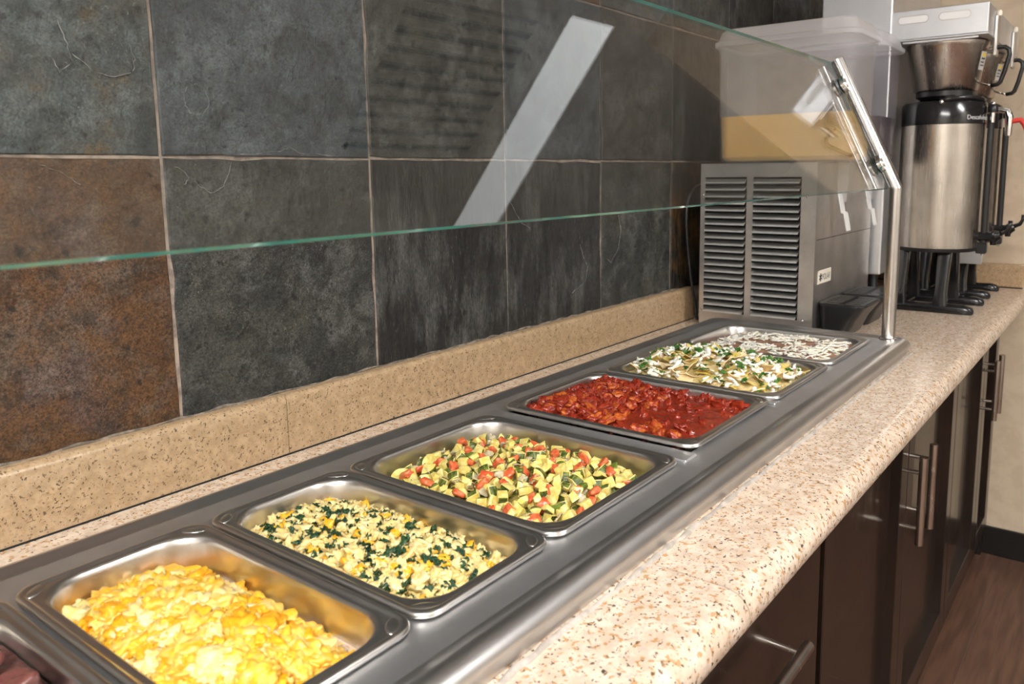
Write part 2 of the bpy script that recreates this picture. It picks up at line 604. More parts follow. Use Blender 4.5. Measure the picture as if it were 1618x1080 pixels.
# ================================================================== THE SETTING
# ---- floor: base sheet and separate planks
bm = B()
box(bm, -2.2, 5.2, -3.2, 0.2, FLOOR_Z - 0.05, FLOOR_Z - 0.003)
floor = struct('floor', bm, 'plank_joint')
floor.name = 'floor'
PW = 0.182
y = -0.4685
row = 0
plank_mesh = {}
while y > -3.1:
    x = -2.2 + (row % 3) * -0.40
    while x < 5.1:
        x0, x1 = max(x, -2.2), min(x + 1.2, 5.2)
        bm = B()
        box(bm, x0 + 0.0008, x1 - 0.0008, y - PW + 0.0009, y - 0.0009, FLOOR_Z - 0.006, FLOOR_Z, 0.0006)
        obj('plank', bm, 'plank', floor)
        x += 1.2
    y -= PW
    row += 1
x = -2.2
while x < 2.3:       # row that runs partly under the cabinets
    bm = B()
    box(bm, x + 0.0008, min(x + 1.2, END_X) - 0.0008, -0.4685 + 0.0009, -0.30, FLOOR_Z - 0.006, FLOOR_Z, 0.0006)
    obj('plank', bm, 'plank', floor)
    x += 1.2

# ---- tiled wall
bm = B()
box(bm, -2.2, END_X + 0.1, WALL_Y + 0.0005, WALL_Y + 0.12, FLOOR_Z, CEIL_Z)
wall_left = struct('wall_left', bm, 'grout')
TILE, TX0, TZG = 0.323, -0.055, 0.376
ZB = 0.050
kinds = {  # (column, row): row 0 is the row standing on the backsplash
    (-1, 0): 's_rust', (0, 0): 's_green', (1, 0): 's_dark', (2, 0): 's_dark', (3, 0): 's_green', (4, 0): 's_darkrust',
    (-1, 1): 's_bluerust', (0, 1): 's_blue', (1, 1): 's_green', (2, 1): 's_blue', (3, 1): 's_green', (4, 1): 's_dark', (5, 1): 's_dark', (6, 1): 's_darkrust',
    (-2, 0): 's_green', (-2, 1): 's_rust', (5, 0): 's_dark', (6, 0): 's_dark'}
pool = ['s_blue', 's_dark', 's_green', 's_bluerust', 's_rust', 's_dark']
TILE_OBJ = {}


def make_tile(cx, cz, hw, hh, seed):
    rnd = random.Random(seed)
    n = 9
    edge = []
    for (ax, az, bx_, bz) in ((-hw, -hh, hw, -hh), (hw, -hh, hw, hh), (hw, hh, -hw, hh), (-hw, hh, -hw, -hh)):
        for k in range(n):
            t = k / n
            j = rnd.uniform(0, 0.0014) if k else 0.0008
            if rnd.random() < 0.06:
                j += rnd.uniform(0.001, 0.003)
            px, pz = ax + (bx_ - ax) * t, az + (bz - az) * t
            if abs(ax - bx_) > abs(az - bz):
                pz += j if az < 0 else -j
            else:
                px += -j if ax > 0 else j
            edge.append((px, pz))
    bm = B()
    dy = rnd.uniform(-0.0012, 0.0012)
    tx, tz = rnd.uniform(-0.003, 0.003), rnd.uniform(-0.003, 0.003)

    def yy(px, pz, d):
        return d + dy + tx * px + tz * pz
    back = [(px, 0.006, pz) for px, pz in edge]
    mid = [(px, yy(px, pz, -0.0008), pz) for px, pz in edge]
    frn = [(px * (1 - 0.0016 / hw), yy(px, pz, -0.0026), pz * (1 - 0.0016 / hh)) for px, pz in edge]
    loft(bm, [back, mid, frn], cap1=True)
    bmesh.ops.recalc_face_normals(bm, faces=bm.faces[:])
    return bm


for row in range(5):
    z0 = ZB - 0.004 if row == 0 else TZG + (row - 1) * TILE
    z1 = TZG + row * TILE
    if row == 4:
        z1 = CEIL_Z
    for col in range(-6, 8):
        x0, x1 = TX0 + col * TILE, TX0 + (col + 1) * TILE
        x0, x1 = max(x0, -2.19), min(x1, END_X - 0.002)
        if x1 - x0 < 0.05:
            continue
        hw, hh = (x1 - x0) / 2 - 0.0015, (z1 - z0) / 2 - 0.0011
        bm = make_tile((x0 + x1) / 2, (z0 + z1) / 2, hw, hh, col * 31 + row * 7 + 5)
        k = kinds.get((col, row), pool[(col * 5 + row * 3) % 6])
        o = obj('slate_tile', bm, k, wall_left, loc=((x0 + x1) / 2, WALL_Y, (z0 + z1) / 2))
        TILE_OBJ[(col, row)] = o
# lower wall behind the cabinets needs no tiles

# flake edges on some slates (raised pale rims of chipped layers)


def flake(tile, pts, r=0.0007):
    bm = B()
    P = []
    m = len(pts)
    for i in range(m - 1):
        for s in range(5):
            t = s / 5
            a, b_ = pts[i], pts[i + 1]
            P.append((a[0] + (b_[0] - a[0]) * t + random.uniform(-.0012, .0012), WALL_Y - 0.0032, a[1] + (b_[1] - a[1]) * t + random.uniform(-.0012, .0012)))
    P.append((pts[-1][0], WALL_Y - 0.0032, pts[-1][1]))
    tube(bm, P, [r * random.uniform(0.2, 1.0) for _ in P], 5)
    me = bpy.data.meshes.new('flake_edge')
    bm.to_mesh(me)
    bm.free()
    me.materials.append(MT['vein'])
    o = bpy.data.objects.new('flake_edge', me)
    C.objects.link(o)
    o.parent = tile
    o.matrix_parent_inverse = Matrix.Translation(tile.location).inverted()


cxp, czp = -0.006, 0.447
flake(TILE_OBJ[(0, 1)], [(cxp + 0.0165 * math.cos(a * 0.524), czp + 0.019 * math.sin(a * 0.524)) for a in range(13)], 0.0006)
flake(TILE_OBJ[(0, 0)], [(-0.040, 0.365), (-0.022, 0.352), (-0.030, 0.343)], 0.0006)
flake(TILE_OBJ[(0, 0)], [(-0.016, 0.346), (0.003, 0.331), (0.020, 0.337), (0.030, 0.352), (0.036, 0.371)], 0.0008)
flake(TILE_OBJ[(0, 1)], [(0.045, 0.380), (0.075, 0.381), (0.11, 0.386), (0.125, 0.391), (0.14, 0.383), (0.2, 0.381)], 0.0007)
flake(TILE_OBJ[(-1, 1)], [(-0.158, 0.520), (-0.15, 0.497), (-0.145, 0.478), (-0.160, 0.466), (-0.166, 0.480)], 0.0007)
flake(TILE_OBJ[(-1, 1)], [(-0.145, 0.487), (-0.125, 0.470), (-0.105, 0.466), (-0.082, 0.472), (-0.078, 0.487), (-0.083, 0.505)], 0.0007)
flake(TILE_OBJ[(-1, 0)], [(-0.19, 0.367), (-0.165, 0.357), (-0.15, 0.345)], 0.0006)
flake(TILE_OBJ[(3, 0)], [(0.935, 0.16), (0.955, 0.150), (0.985, 0.18), (0.995, 0.22), (0.985, 0.255)], 0.0010)
flake(TILE_OBJ[(2, 0)], [(0.83, 0.20), (0.845, 0.17), (0.86, 0.15), (0.85, 0.12), (0.80, 0.10)], 0.0008)
flake(TILE_OBJ[(2, 0)], [(0.60, 0.30), (0.63, 0.26), (0.66, 0.245)], 0.0008)

# mortar bead between slates and backsplash
bm = B()
pts = []
x = -1.2
while x < 1.3:
    pts.append((x, WALL_Y - 0.003 + random.uniform(-.001, .001), ZB + 0.0005 + random.uniform(-.0016, .0018)))
    x += 0.02
tube(bm, pts, [random.uniform(0.001, 0.0032) for _ in pts], 6)
o = obj('mortar_bead', bm, 'mortar', wall_left, smooth=True)

# ---- end wall (cream), with an opening beyond its far edge
END_Y = -0.66
bm = B()
box(bm, END_X, END_X + 0.14, END_Y, WALL_Y + 0.004, FLOOR_Z, CEIL_Z)
struct('wall_end', bm, 'stucco')
bm = B()
box(bm, END_X - 0.012, END_X, END_Y, -0.36, FLOOR_Z, FLOOR_Z + 0.098, 0.003)
struct('baseboard_end', bm, 'blackboard')
bm = B()
box(bm, 5.2, 5.3, -3.2, 0.2, FLOOR_Z, CEIL_Z)
struct('wall_far', bm, 'opp_wall')
bm = B()
box(bm, END_X + 0.14, 5.2, END_Y, END_Y + 0.1, FLOOR_Z, CEIL_Z)
struct('wall_passage', bm, 'opp_wall')
bm = B()
box(bm, -2.3, 5.3, -3.3, -3.2, FLOOR_Z, CEIL_Z)
struct('wall_right', bm, 'opp_wall')
bm = B()
box(bm, -2.3, -2.2, -3.2, WALL_Y, FLOOR_Z, CEIL_Z)
struct('wall_near', bm, 'opp_wall')
bm = B()
box(bm, -2.3, 5.3, -3.3, 0.4, CEIL_Z, CEIL_Z + 0.1)
struct('ceiling', bm, 'ceiling')

# ---- ceiling lights: the bright strip mirrored in the glass, plus two added for brightness


def ceiling_light(x0, x1, y0, y1, label, mt='light'):
    t = thing('ceiling_light', label, 'ceiling light', ((x0 + x1) / 2, (y0 + y1) / 2, CEIL_Z), 'ceiling lights')
    bm = B()
    for a in ((x0 - .03, x0, y0 - .03, y1 + .03), (x1, x1 + .03, y0 - .03, y1 + .03), (x0, x1, y0 - .03, y0), (x0, x1, y1, y1 + .03)):
        box(bm, *a, CEIL_Z - 0.022, CEIL_Z - 0.0005)
    obj('frame', bm, 'white_metal', t)
    bm = B()
    box(bm, x0, x1, y0, y1, CEIL_Z - 0.014, CEIL_Z - 0.002)
    obj('diffuser', bm, mt, t)


ceiling_light(1.80, 2.08, -1.82, -0.63, 'long white ceiling light mirrored as a bright strip in the glass', 'light_dim')
ceiling_light(-1.62, -1.28, -1.90, -0.50, 'added unseen light panel behind the near end of the buffet')  # added main light in place of bounced flash, out of view
ceiling_light(0.42, 0.72, -3.0, -1.9, 'added unseen light panel over the aisle facing the middle of the buffet')  # second added light, placed where the glass does not mirror it
bm = B()
t = thing('ceiling_vent', 'white slatted ceiling vent mirrored faintly in the glass', 'vent', (1.37, -0.95, CEIL_Z))
for a in ((1.04, 1.07, -1.25, -0.65), (1.67, 1.70, -1.25, -0.65), (1.07, 1.67, -1.25, -1.22), (1.07, 1.67, -0.68, -0.65)):
    box(bm, *a, CEIL_Z - 0.018, CEIL_Z - 0.0005)
obj('frame', bm, 'white_metal', t)
bm = B()
box(bm, 1.07, 1.67, -1.22, -0.68, CEIL_Z - 0.004, CEIL_Z - 0.0008)
obj('backing', bm, 'void', t)
for k in range(9):
    yy0 = -1.195 + k * 0.0585
    bm = B()
    prism_x(bm, [(yy0, CEIL_Z - 0.016), (yy0 + 0.030, CEIL_Z - 0.006), (yy0 + 0.031, CEIL_Z - 0.0045), (yy0, CEIL_Z - 0.0145)], 1.07, 1.67)
    obj('slat', bm, 'white_metal', t)

# ================================================================== CABINETS
CAB_TOP = -0.082
DOOR_BOT = -0.845
PLINTH_Y = -0.392


def bar_handle(parent, p0, p1, post_at, door_y):
    """bar pull: bar between p0 and p1 with posts back to the door"""
    bm = B()
    tube(bm, [p0, p1], 0.0080, 14)
    h = obj('handle', bm, 'handle', parent, smooth=True, angle=40)
    for f in post_at:
        q = Vector(p0).lerp(Vector(p1), f)
        bm = B()
        tube(bm, [(q.x, q.y + 0.002, q.z), (q.x, door_y, q.z)], 0.0042, 10)
        s = obj('handle_post', bm, 'handle', None, smooth=True, angle=40)
        s.parent = h
        s.matrix_parent_inverse = Matrix.Translation(parent.location).inverted() if False else Matrix.Identity(4)
    return h


def shaker_door(parent, x0, x1, name='door', z0=DOOR_BOT, z1=CAB_TOP, st=0.052, th=0.026, rec=0.020):
    d_y0, d_y1 = DOOR_Y, DOOR_Y + th
    g = 0.0022
    x0 += g
    x1 -= g
    bm = B()
    box(bm, x0, x0 + st, d_y0, d_y1, z0, z1, 0.0015)
    box(bm, x1 - st, x1, d_y0, d_y1, z0, z1, 0.0015)
    box(bm, x0 + st, x1 - st, d_y0, d_y1, z1 - st - 0.02, z1, 0.0015)
    box(bm, x0 + st, x1 - st, d_y0, d_y1, z0, z0 + st, 0.0015)
    d = obj(name, bm, 'wood', parent)
    bm = B()
    box(bm, x0 + st - 0.004, x1 - st + 0.004, d_y0 + rec, d_y1 - 0.001, z0 + st - 0.004, z1 - st - 0.016)
    pnl = obj('panel', bm, 'wood', None)
    pnl.parent = d
    return d


def cabinet(x0, x1, label, doors, drawer=False):
    t = thing('base_cabinet', label, 'cabinet', ((x0 + x1) / 2, -0.15, FLOOR_Z), 'dark base cabinets under the worktop')
    bm = B()
    box(bm, x0 + 0.001, x1 - 0.001, DOOR_Y + 0.0265, 0.19, DOOR_BOT - 0.002, CAB_TOP)
    obj('carcass', bm, 'wood', t)
    bm = B()
    box(bm, x0 + 0.001, x1 - 0.001, PLINTH_Y, PLINTH_Y + 0.02, FLOOR_Z, DOOR_BOT - 0.002)
    obj('plinth', bm, 'wood', t)
    for a, b_, hx in doors:
        d = shaker_door(t, a, b_)
        if hx is not None:
            bar_handle(d, (hx, DOOR_Y - 0.037, -0.385), (hx, DOOR_Y - 0.037, -0.205), (0.18, 0.82), DOOR_Y)
    if drawer:
        bm = B()
        box(bm, x0 + 0.002, x1 - 0.022, DOOR_Y, DOOR_Y + 0.02, -0.46, CAB_TOP, 0.002)
        d = obj('drawer', bm, 'wood', t)
        hx = (x0 + x1) / 2
        bar_handle(d, (hx - 0.12, DOOR_Y - 0.036, -0.262), (hx + 0.088, DOOR_Y - 0.036, -0.262), (0.12, 0.9), DOOR_Y)
        bm = B()
        box(bm, x0 + 0.002, x1 - 0.022, DOOR_Y, DOOR_Y + 0.02, DOOR_BOT, -0.465, 0.002)
        obj('drawer', bm, 'wood', t)
    return t


cabinet(-1.05, 0.06, 'dark wooden base cabinet below the egg pans', [(-1.05, -0.495, -0.54), (-0.495, 0.06, -0.45)])
cabinet(0.06, 0.585, 'dark wooden drawer cabinet with a horizontal bar handle beside the worktop seam', [], True)
cabinet(0.585, 1.635, 'dark wooden double-door cabinet with the larger pair of bar handles', [(0.585, 1.112, 1.065), (1.112, 1.635, 1.158)])
cabinet(1.635, 2.35, 'dark wooden double-door cabinet farthest away beside the cream end wall', [(1.635, 2.075, 2.03), (2.075, 2.35, 2.12)])
bm = B()
box(bm, 2.352, END_X - 0.001, DOOR_Y + 0.012, DOOR_Y + 0.03, FLOOR_Z, CAB_TOP, 0.001)
tag(obj('filler_strip', bm, 'blackboard'), 'black filler strip between the last cabinet and the cream wall', 'filler strip')

# ================================================================== GRANITE WORKTOP
SEAM_X = 0.1025
wt = thing('granite_worktop', 'speckled beige granite worktop with rounded front edge and backsplash', 'worktop', (0.8, -0.15, GZ))


def slab_profile(yf=-0.499, yb=WALL_Y + 0.0035, zt=GZ, zb=-0.0815, r=0.0225):
    pr = [(yb, zb), (yb, zt)]
    for k in range(9):
        a = math.pi / 2 + math.pi / 2 * k / 8 * 1.0
        pr.append((yf + r * 1.15 + r * 1.15 * math.cos(a), zt - r + r * math.sin(a)))
    for k in range(1, 9):
        a = math.pi + math.pi / 2 * k / 8
        pr.append((yf + r * 0.8 + r * 0.8 * math.cos(a), zt - r + (zt - r - zb) * math.sin(a)))
    return pr


for x0, x1 in ((-1.06, SEAM_X - 0.0011), (SEAM_X + 0.0011, END_X)):
    bm = B()
    prism_x(bm, slab_profile(), x0, x1)
    obj('slab', bm, 'granite', wt, smooth=True, angle=30)
bm = B()
prism_x(bm, slab_profile(-0.4982, WALL_Y, GZ - 0.0012, -0.0805), SEAM_X - 0.0011, SEAM_X + 0.0011)
obj('seam', bm, 'mortar', wt)


def splash_profile(y0=0.1735, y1=WALL_Y + 0.003, z0=GZ + 0.001, z1=ZB):
    r = 0.009
    pr = [(y1, z0), (y1, z1)]
    for k in range(7):
        a = math.pi / 2 + math.pi / 2 * k / 6
        pr.append((y0 + r + r * math.cos(a), z1 - r + r * math.sin(a)))
    pr.append((y0, z0))
    return pr


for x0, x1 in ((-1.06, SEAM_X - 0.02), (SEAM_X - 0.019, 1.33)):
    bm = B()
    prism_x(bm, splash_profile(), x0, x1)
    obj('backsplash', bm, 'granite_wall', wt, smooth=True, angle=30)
bm = B()
box(bm, -1.06, 1.33, 0.1725, 0.176, GZ, GZ + 0.0022)
obj('joint', bm, 'void', wt)
bm = B()
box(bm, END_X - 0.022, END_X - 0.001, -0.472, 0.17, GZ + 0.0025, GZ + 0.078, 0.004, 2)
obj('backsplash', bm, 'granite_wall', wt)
bm = B()
box(bm, END_X - 0.0215, END_X - 0.001, -0.470, 0.17, GZ, GZ + 0.003)
obj('joint', bm, 'void', wt)
# caulk along the steel table
bm = B()
pts, rad = [], []
x = -0.78
while x < 1.232:
    pts.append((x, -0.3925 + random.uniform(-.0018, .0012), GZ - 0.0008))
    rad.append(random.uniform(0.0025, 0.0048))
    x += 0.012
tube(bm, pts, rad, 7)
obj('caulk_bead', bm, 'caulk', wt, smooth=True)

# ================================================================== STEEL FOOD TABLE
PANS = [  # x0, x1 of the rims, far to the left one is the dark stew pan
    (-0.503, -0.327), (-0.322, -0.146), (-0.142, 0.034), (0.038, 0.303), (0.337, 0.602), (0.622, 0.887), (0.896, 1.161)]
PY0, PY1 = -0.325, 0.0
tb = thing('food_table', 'stainless steel drop-in food table with rolled front edge', 'food table', (0.2, -0.155, GZ))
TX_0, TX_1, TY_0, TY_1 = -0.78, 1.236, -0.391, 0.076
cx, cy, hx, hy = (TX_0 + TX_1) / 2, (TY_0 + TY_1) / 2, (TX_1 - TX_0) / 2, (TY_1 - TY_0) / 2
prof = [(0.034, DZ), (0.027, DZ + 0.0004), (0.022, DZ + 0.003), (0.017, DZ + 0.0045)]
for k in range(1, 8):
    a = math.pi / 2 * k / 7
    prof.append((0.017 - 0.017 * math.sin(a), DZ + 0.0045 - 0.0135 * (1 - math.cos(a))))
prof += [(0.0012, DZ - 0.0105), (0.0042, DZ - 0.0115), (0.0048, DZ - 0.014), (0.005, GZ + 0.0006)]
bm = B()
loops = []
for ins, z in prof:
    loops.append([(px, py, z) for px, py in rrect(cx, cy, hx - ins, hy - ins, 0.030 - ins * 0.55, 6)])
loft(bm, loops)
bmesh.ops.recalc_face_normals(bm, faces=bm.faces[:])
# orient outwards
obj('rolled_edge', bm, 'steel_edge', tb, smooth=True, angle=35)
bm = B()
ex0, ex1, ey0, ey1 = TX_0 + 0.032, TX_1 - 0.032, TY_0 + 0.032, TY_1 - 0.032
hm = 0.009


def sheet(bm, x0, x1, y0, y1):
    box(bm, x0, x1, y0, y1, DZ - 0.0015, DZ)


sheet(bm, ex0, ex1, PY1 - hm, ey1)
sheet(bm, ex0, ex1, ey0, PY0 + hm)
xs = [ex0] + [v for p_ in PANS for v in (p_[0] + hm, p_[1] - hm)] + [ex1]
for i in range(0, len(xs), 2):
    sheet(bm, xs[i], xs[i + 1], PY0 + hm, PY1 - hm)
obj('deck', bm, 'steel_deck', tb)
bm = B()
zb_ = GZ - 0.11
for a in ((ex0 - .004, ex1 + .004, PY0 - 0.005, PY1 + 0.005, zb_, zb_ + 0.002), (ex0 - .004, ex0, PY0 - 0.005, PY1 + 0.005, zb_, DZ - .002), (ex1, ex1 + .004, PY0 - 0.005, PY1 + 0.005, zb_, DZ - .002),
          (ex0, ex1, PY0 - 0.009, PY0 - 0.005, zb_, DZ - .002), (ex0, ex1, PY1 + 0.005, PY1 + 0.009, zb_, DZ - .002)):
    box(bm, *a)
obj('well', bm, 'void', tb)
# loose adapter bars between the pans
for i in range(len(PANS) - 1):
    a, b_ = PANS[i][1], PANS[i + 1][0]
    if b_ - a > 0.012:
        bm = B()
        box(bm, a + 0.001, b_ - 0.001, PY0 - 0.004, PY1 + 0.004, DZ, DZ + 0.0035, 0.0015)
        obj('adapter_bar', bm, 'steel_deck', tb)

# ================================================================== PANS
DEPTH = [0.065, 0.085, 0.070, 0.070, 0.065, 0.065, 0.065]
pan_labels = ['steel pan at the near end holding dark reddish stew', 'steel pan of plain yellow scrambled eggs', 'steel pan of scrambled eggs with spinach',
              'steel pan of diced zucchini and tomato', 'steel pan of chicken in red sauce', 'steel pan of tortilla chips with cheese and cilantro',
              'steel pan of refried beans farthest from the camera']


def pan_inset(depth_below):
    return 0.0155 + 0.10 * depth_below


for i, (x0, x1) in enumerate(PANS):
    cx, cy, hx, hy = (x0 + x1) / 2, (PY0 + PY1) / 2, (x1 - x0) / 2, (PY1 - PY0) / 2
    t = thing('hotel_pan', pan_labels[i], 'food pan', (cx, cy, -DEPTH[i]), 'steel food pans in the table')
    bm = B()
    rz = 0.0 if i not in (4,) else 0.004
    stations = [(0.0012, -0.0062, .020), (0, -0.0045, .020), (0.0002, -0.0018, .020), (0.0018, -0.0003, .019), (0.004, 0.0, .019), (0.0058, -0.0006, .019), (0.0070, -0.0018, .020), (0.0098, -0.0018, .028),
                (0.0118, -0.0012, .036), (0.0134, -0.0016, .039), (0.0150, -0.0040, .040), (0.0160, -0.0085, .040)]
    dpt = DEPTH[i]
    for f in (0.35, 0.7, 0.9):
        stations.append((pan_inset(dpt * f), -dpt * f, 0.044))
    stations += [(pan_inset(dpt) + 0.003, -dpt * 0.97, 0.044), (pan_inset(dpt) + 0.011, -dpt, 0.040)]
    loft(bm, [[(px, py, z + rz) for px, py in rrect(cx, cy, hx - ins, hy - ins, r, 7)] for ins, z, r in stations], cap1=True)
    bmesh.ops.recalc_face_normals(bm, faces=bm.faces[:])
    for f in bm.faces:
        f.normal_flip()
    obj('pan_body', bm, 'steel_pan', t, smooth=True, angle=50)
    for sx in (-1, 1):
        for sy in (-1, 1):
            bm = B()
            bmesh.ops.create_uvsphere(bm, u_segments=14, v_segments=8, radius=1.0)
            q = math.radians(45) * sx * sy
            for v in bm.verts:
                a, b_ = v.co.x * 0.0125, v.co.y * 0.0062
                v.co = Vector((cx + sx * (hx - 0.0158) + a * math.cos(-q) - b_ * math.sin(-q), cy + sy * (hy - 0.0158) + a * math.sin(-q) + b_ * math.cos(-q), -0.0021 + rz + v.co.z * 0.0020))
            obj('corner_dimple', bm, 'steel_pan', t, smooth=True)

# ================================================================== FOOD
def ico_arrays(sub):
    bm = bmesh.new()
    bmesh.ops.create_icosphere(bm, subdivisions=sub, radius=1.0)
    bm.verts.ensure_lookup_table()
    v = np.array([q.co[:] for q in bm.verts])
    f = np.array([[q.index for q in p_.verts] for p_ in bm.faces])
    bm.free()
    return v, f


def lump_variants(sub, n, amp, freq, seed):
    v, f = ico_arrays(sub)
    out = []
    for k in range(n):
        r = np.array([1 + amp * noise.noise(Vector(q) * freq + Vector((seed + k * 7.1, k * 3.3, 1.7))) + amp * 0.5 * noise.noise(Vector(q) * freq * 2.3 + Vector((k * 5.1, seed, 9.7))) for q in v])
        nz = np.array([noise.noise(Vector(q) * 2.1 + Vector((k * 2.2, 4.4, seed))) for q in v])
        out.append((v * r[:, None], f, nz))
    return out


class Stuff:
    def __init__(self):
        self.v, self.f, self.c, self.n = [], [], [], 0

    def add(self, v, f, loc, rot, scale, col):
        R = np.array(Euler(rot).to_matrix())
        p = (v * np.array(scale)) @ R.T + np.array(loc)
        self.v.append(p)
        self.f.append(np.asarray(f) + self.n)
        self.c.append(col)
        self.n += len(v)

    def build(self, name, mat, smooth=True):
        v = np.concatenate(self.v)
        c = np.concatenate(self.c)
        f = [tuple(q) for a in self.f for q in a.tolist()]
        return mesh_obj(name, v, f, mat, smooth=smooth, cols=c)


def lerp_cols(a, b, t):
    t = np.clip(t, 0, 1)[:, None]
    c = np.array(a)[None] * (1 - t) + np.array(b)[None] * t
    return np.concatenate([c, np.ones((len(c), 1))], 1)


def uv_of(i, x, y):
    x0, x1 = PANS[i]
    return (x - (x0 + x1) / 2) / ((x1 - x0) / 2 - 0.019), (y - (PY0 + PY1) / 2) / ((PY1 - PY0) / 2 - 0.019)


def rand_xy(i, inset=0.024, rc=0.03):
    x0, x1 = PANS[i]
    while True:
        x, y = random.uniform(x0 + inset, x1 - inset), random.uniform(PY0 + inset, PY1 - inset)
        # rounded corners
        dx = max(0, max(x0 + inset + rc - x, x - (x1 - inset - rc)))
        dy = max(0, max(PY0 + inset + rc - y, y - (PY1 - inset - rc)))
        if math.hypot(dx, dy) <= rc:
            return x, y


def bed(i, hfun, rough_amp, freq, inset=0.0185, rings=26, n=14, seed=0.0):
    """heightfield filling the pan outline"""
    x0, x1 = PANS[i]
    cx, cy, hx, hy = (x0 + x1) / 2, (PY0 + PY1) / 2, (x1 - x0) / 2 - inset, (PY1 - PY0) / 2 - inset
    vs, fs = [], []
    pts = rrect(cx, cy, hx, hy, 0.042, n)
    # densify straight sides
    dense = []
    for k in range(len(pts)):
        a, b_ = pts[k], pts[(k + 1) % len(pts)]
        d = math.hypot(a[0] - b_[0], a[1] - b_[1])
        m = max(1, int(d / 0.006))
        for s in range(m):
            dense.append((a[0] + (b_[0] - a[0]) * s / m, a[1] + (b_[1] - a[1]) * s / m))
    m = len(dense)
    for r in range(rings + 1):
        s = 1 - r / rings
        for (px, py) in dense:
            x, y = cx + (px - cx) * s, cy + (py - cy) * s
            u, v = uv_of(i, x, y)
            nz = noise.noise(Vector((x * freq + seed, y * freq, seed))) + 0.5 * noise.noise(Vector((x * freq * 2.2, y * freq * 2.2 + seed, 3.3)))
            z = hfun(u, v) + rough_amp * nz
            vs.append((x, y, z))
    for r in range(rings):
        for k in range(m):
            a, b_ = r * m + k, r * m + (k + 1) % m
            fs.append((a, b_, b_ + m, a + m))
    return vs, fs


def mix3(a, b, t):
    return tuple(a[k] * (1 - t) + b[k] * t for k in range(3))


# ---- pan 1: scrambled eggs -------------------------------------------------
MT['egg'] = attr_mat('scrambled_egg', 0.38, 0.30, 0.006, bump=0.5, bscale=140)


def h_egg(u, v):
    e = max(0.0, 1 - abs(u + 0.25) ** 2.2 * 0.75) * max(0.0, 1 - abs(v + 0.05) ** 3.0 * 0.75)
    return -0.050 + 0.048 * e


S = Stuff()
vs, fs = bed(1, h_egg, 0.004, 60, seed=1.0)
S.add(np.array(vs), np.array(fs), (0, 0, 0), (0, 0, 0), (1, 1, 1), lerp_cols((0.95, 0.52, 0.06), (1.0, 0.66, 0.16), np.random.rand(len(vs))))
LV = lump_variants(4, 12, 0.55, 1.7, 2.0)
LVS = lump_variants(3, 8, 0.8, 1.9, 15.0)
YEL, CRM, ORG = (0.84, 0.43, 0.028), (0.84, 0.57, 0.18), (0.82, 0.33, 0.006)
for k in range(640):
    x, y = rand_xy(1, 0.024)
    u, v = uv_of(1, x, y)
    vv, ff, nz = random.choice(LV)
    s = random.uniform(0.006, 0.015)
    if k < 60:
        s = random.uniform(0.012, 0.019)
    z = h_egg(u, v) + random.uniform(-0.002, 0.0045)
    base = random.random()
    t = base + nz * 0.8
    if base < 0.24:
        c = lerp_cols(YEL, ORG, 0.5 + nz * 1.2)
    elif base > 0.80:
        c = lerp_cols(CRM, (0.86, 0.68, 0.38), 0.4 + nz)
    else:
        c = lerp_cols(YEL, CRM, 0.42 + nz * 1.1 + random.uniform(-.2, .2))
    S.add(vv, ff, (x, y, z), (random.uniform(-.35, .35), random.uniform(-.35, .35), random.uniform(0, 6.28)), (s * random.uniform(0.9, 1.35), s * random.uniform(.7, 1.0), s * random.uniform(.4, .7)), c)
for k in range(900):          # small curds between the folds
    x, y = rand_xy(1, 0.026)
    u, v = uv_of(1, x, y)
    vv, ff, nz = random.choice(LVS)
    s = random.uniform(0.0022, 0.0050)
    c = lerp_cols(YEL, CRM, 0.5 + nz * 0.8 + random.uniform(-.6, .5))
    S.add(vv, ff, (x, y, h_egg(u, v) + random.uniform(0.0005, 0.0065)), (random.uniform(-1, 1), random.uniform(-1, 1), random.uniform(0, 6.28)), (s * random.uniform(0.9, 1.6), s, s * random.uniform(.6, 1.0)), c)
o = S.build('scrambled_eggs', 'egg')
tag(o, 'heap of bright yellow scrambled eggs in the nearest fully visible pan', 'scrambled eggs', kind='stuff')

# ---- pan 2: eggs with spinach ------------------------------------------------
def h_spin(u, v):
    e = max(0.0, 1 - abs(u + 0.15) ** 2.4 * 0.75) * max(0.0, 1 - abs(v + 0.02) ** 3.0 * 0.8)
    return -0.034 + 0.031 * e


S = Stuff()
vs, fs = bed(2, h_spin, 0.003, 80, seed=2.0)
S.add(np.array(vs), np.array(fs), (0, 0, -0.003), (0, 0, 0), (1, 1, 1), lerp_cols((0.55, 0.42, 0.14), (0.80, 0.62, 0.25), np.random.rand(len(vs))))
LV3 = lump_variants(3, 12, 0.7, 1.8, 5.0)
for k in range(1050):
    x, y = rand_xy(2, 0.0225)
    u, v = uv_of(2, x, y)
    vv, ff, nz = random.choice(LV3)
    s = random.uniform(0.0030, 0.0075)
    z = h_spin(u, v) + random.uniform(-0.002, 0.0045)
    q = random.random()
    if q < 0.16:
        c = lerp_cols((0.84, 0.46, 0.04), (0.80, 0.36, 0.012), 0.5 + nz)
    else:
        c = lerp_cols((0.72, 0.50, 0.155), (0.80, 0.64, 0.33), 0.5 + nz * 1.2 + random.uniform(-.3, .3))
    S.add(vv, ff, (x, y, z), (random.uniform(-.8, .8), random.uniform(-.8, .8), random.uniform(0, 6.28)), (s * random.uniform(1.0, 1.8), s * random.uniform(.6, 1.0), s * random.uniform(.5, .9)), c)
o = S.build('spinach_scramble', 'egg')
tag(o, 'pale crumbled scrambled eggs mixed with dark spinach', 'scrambled eggs', kind='stuff')
# spinach shreds
MT['spinach'] = attr_mat('cooked_spinach', 0.35, 0.0, bump=0.6, bscale=400)


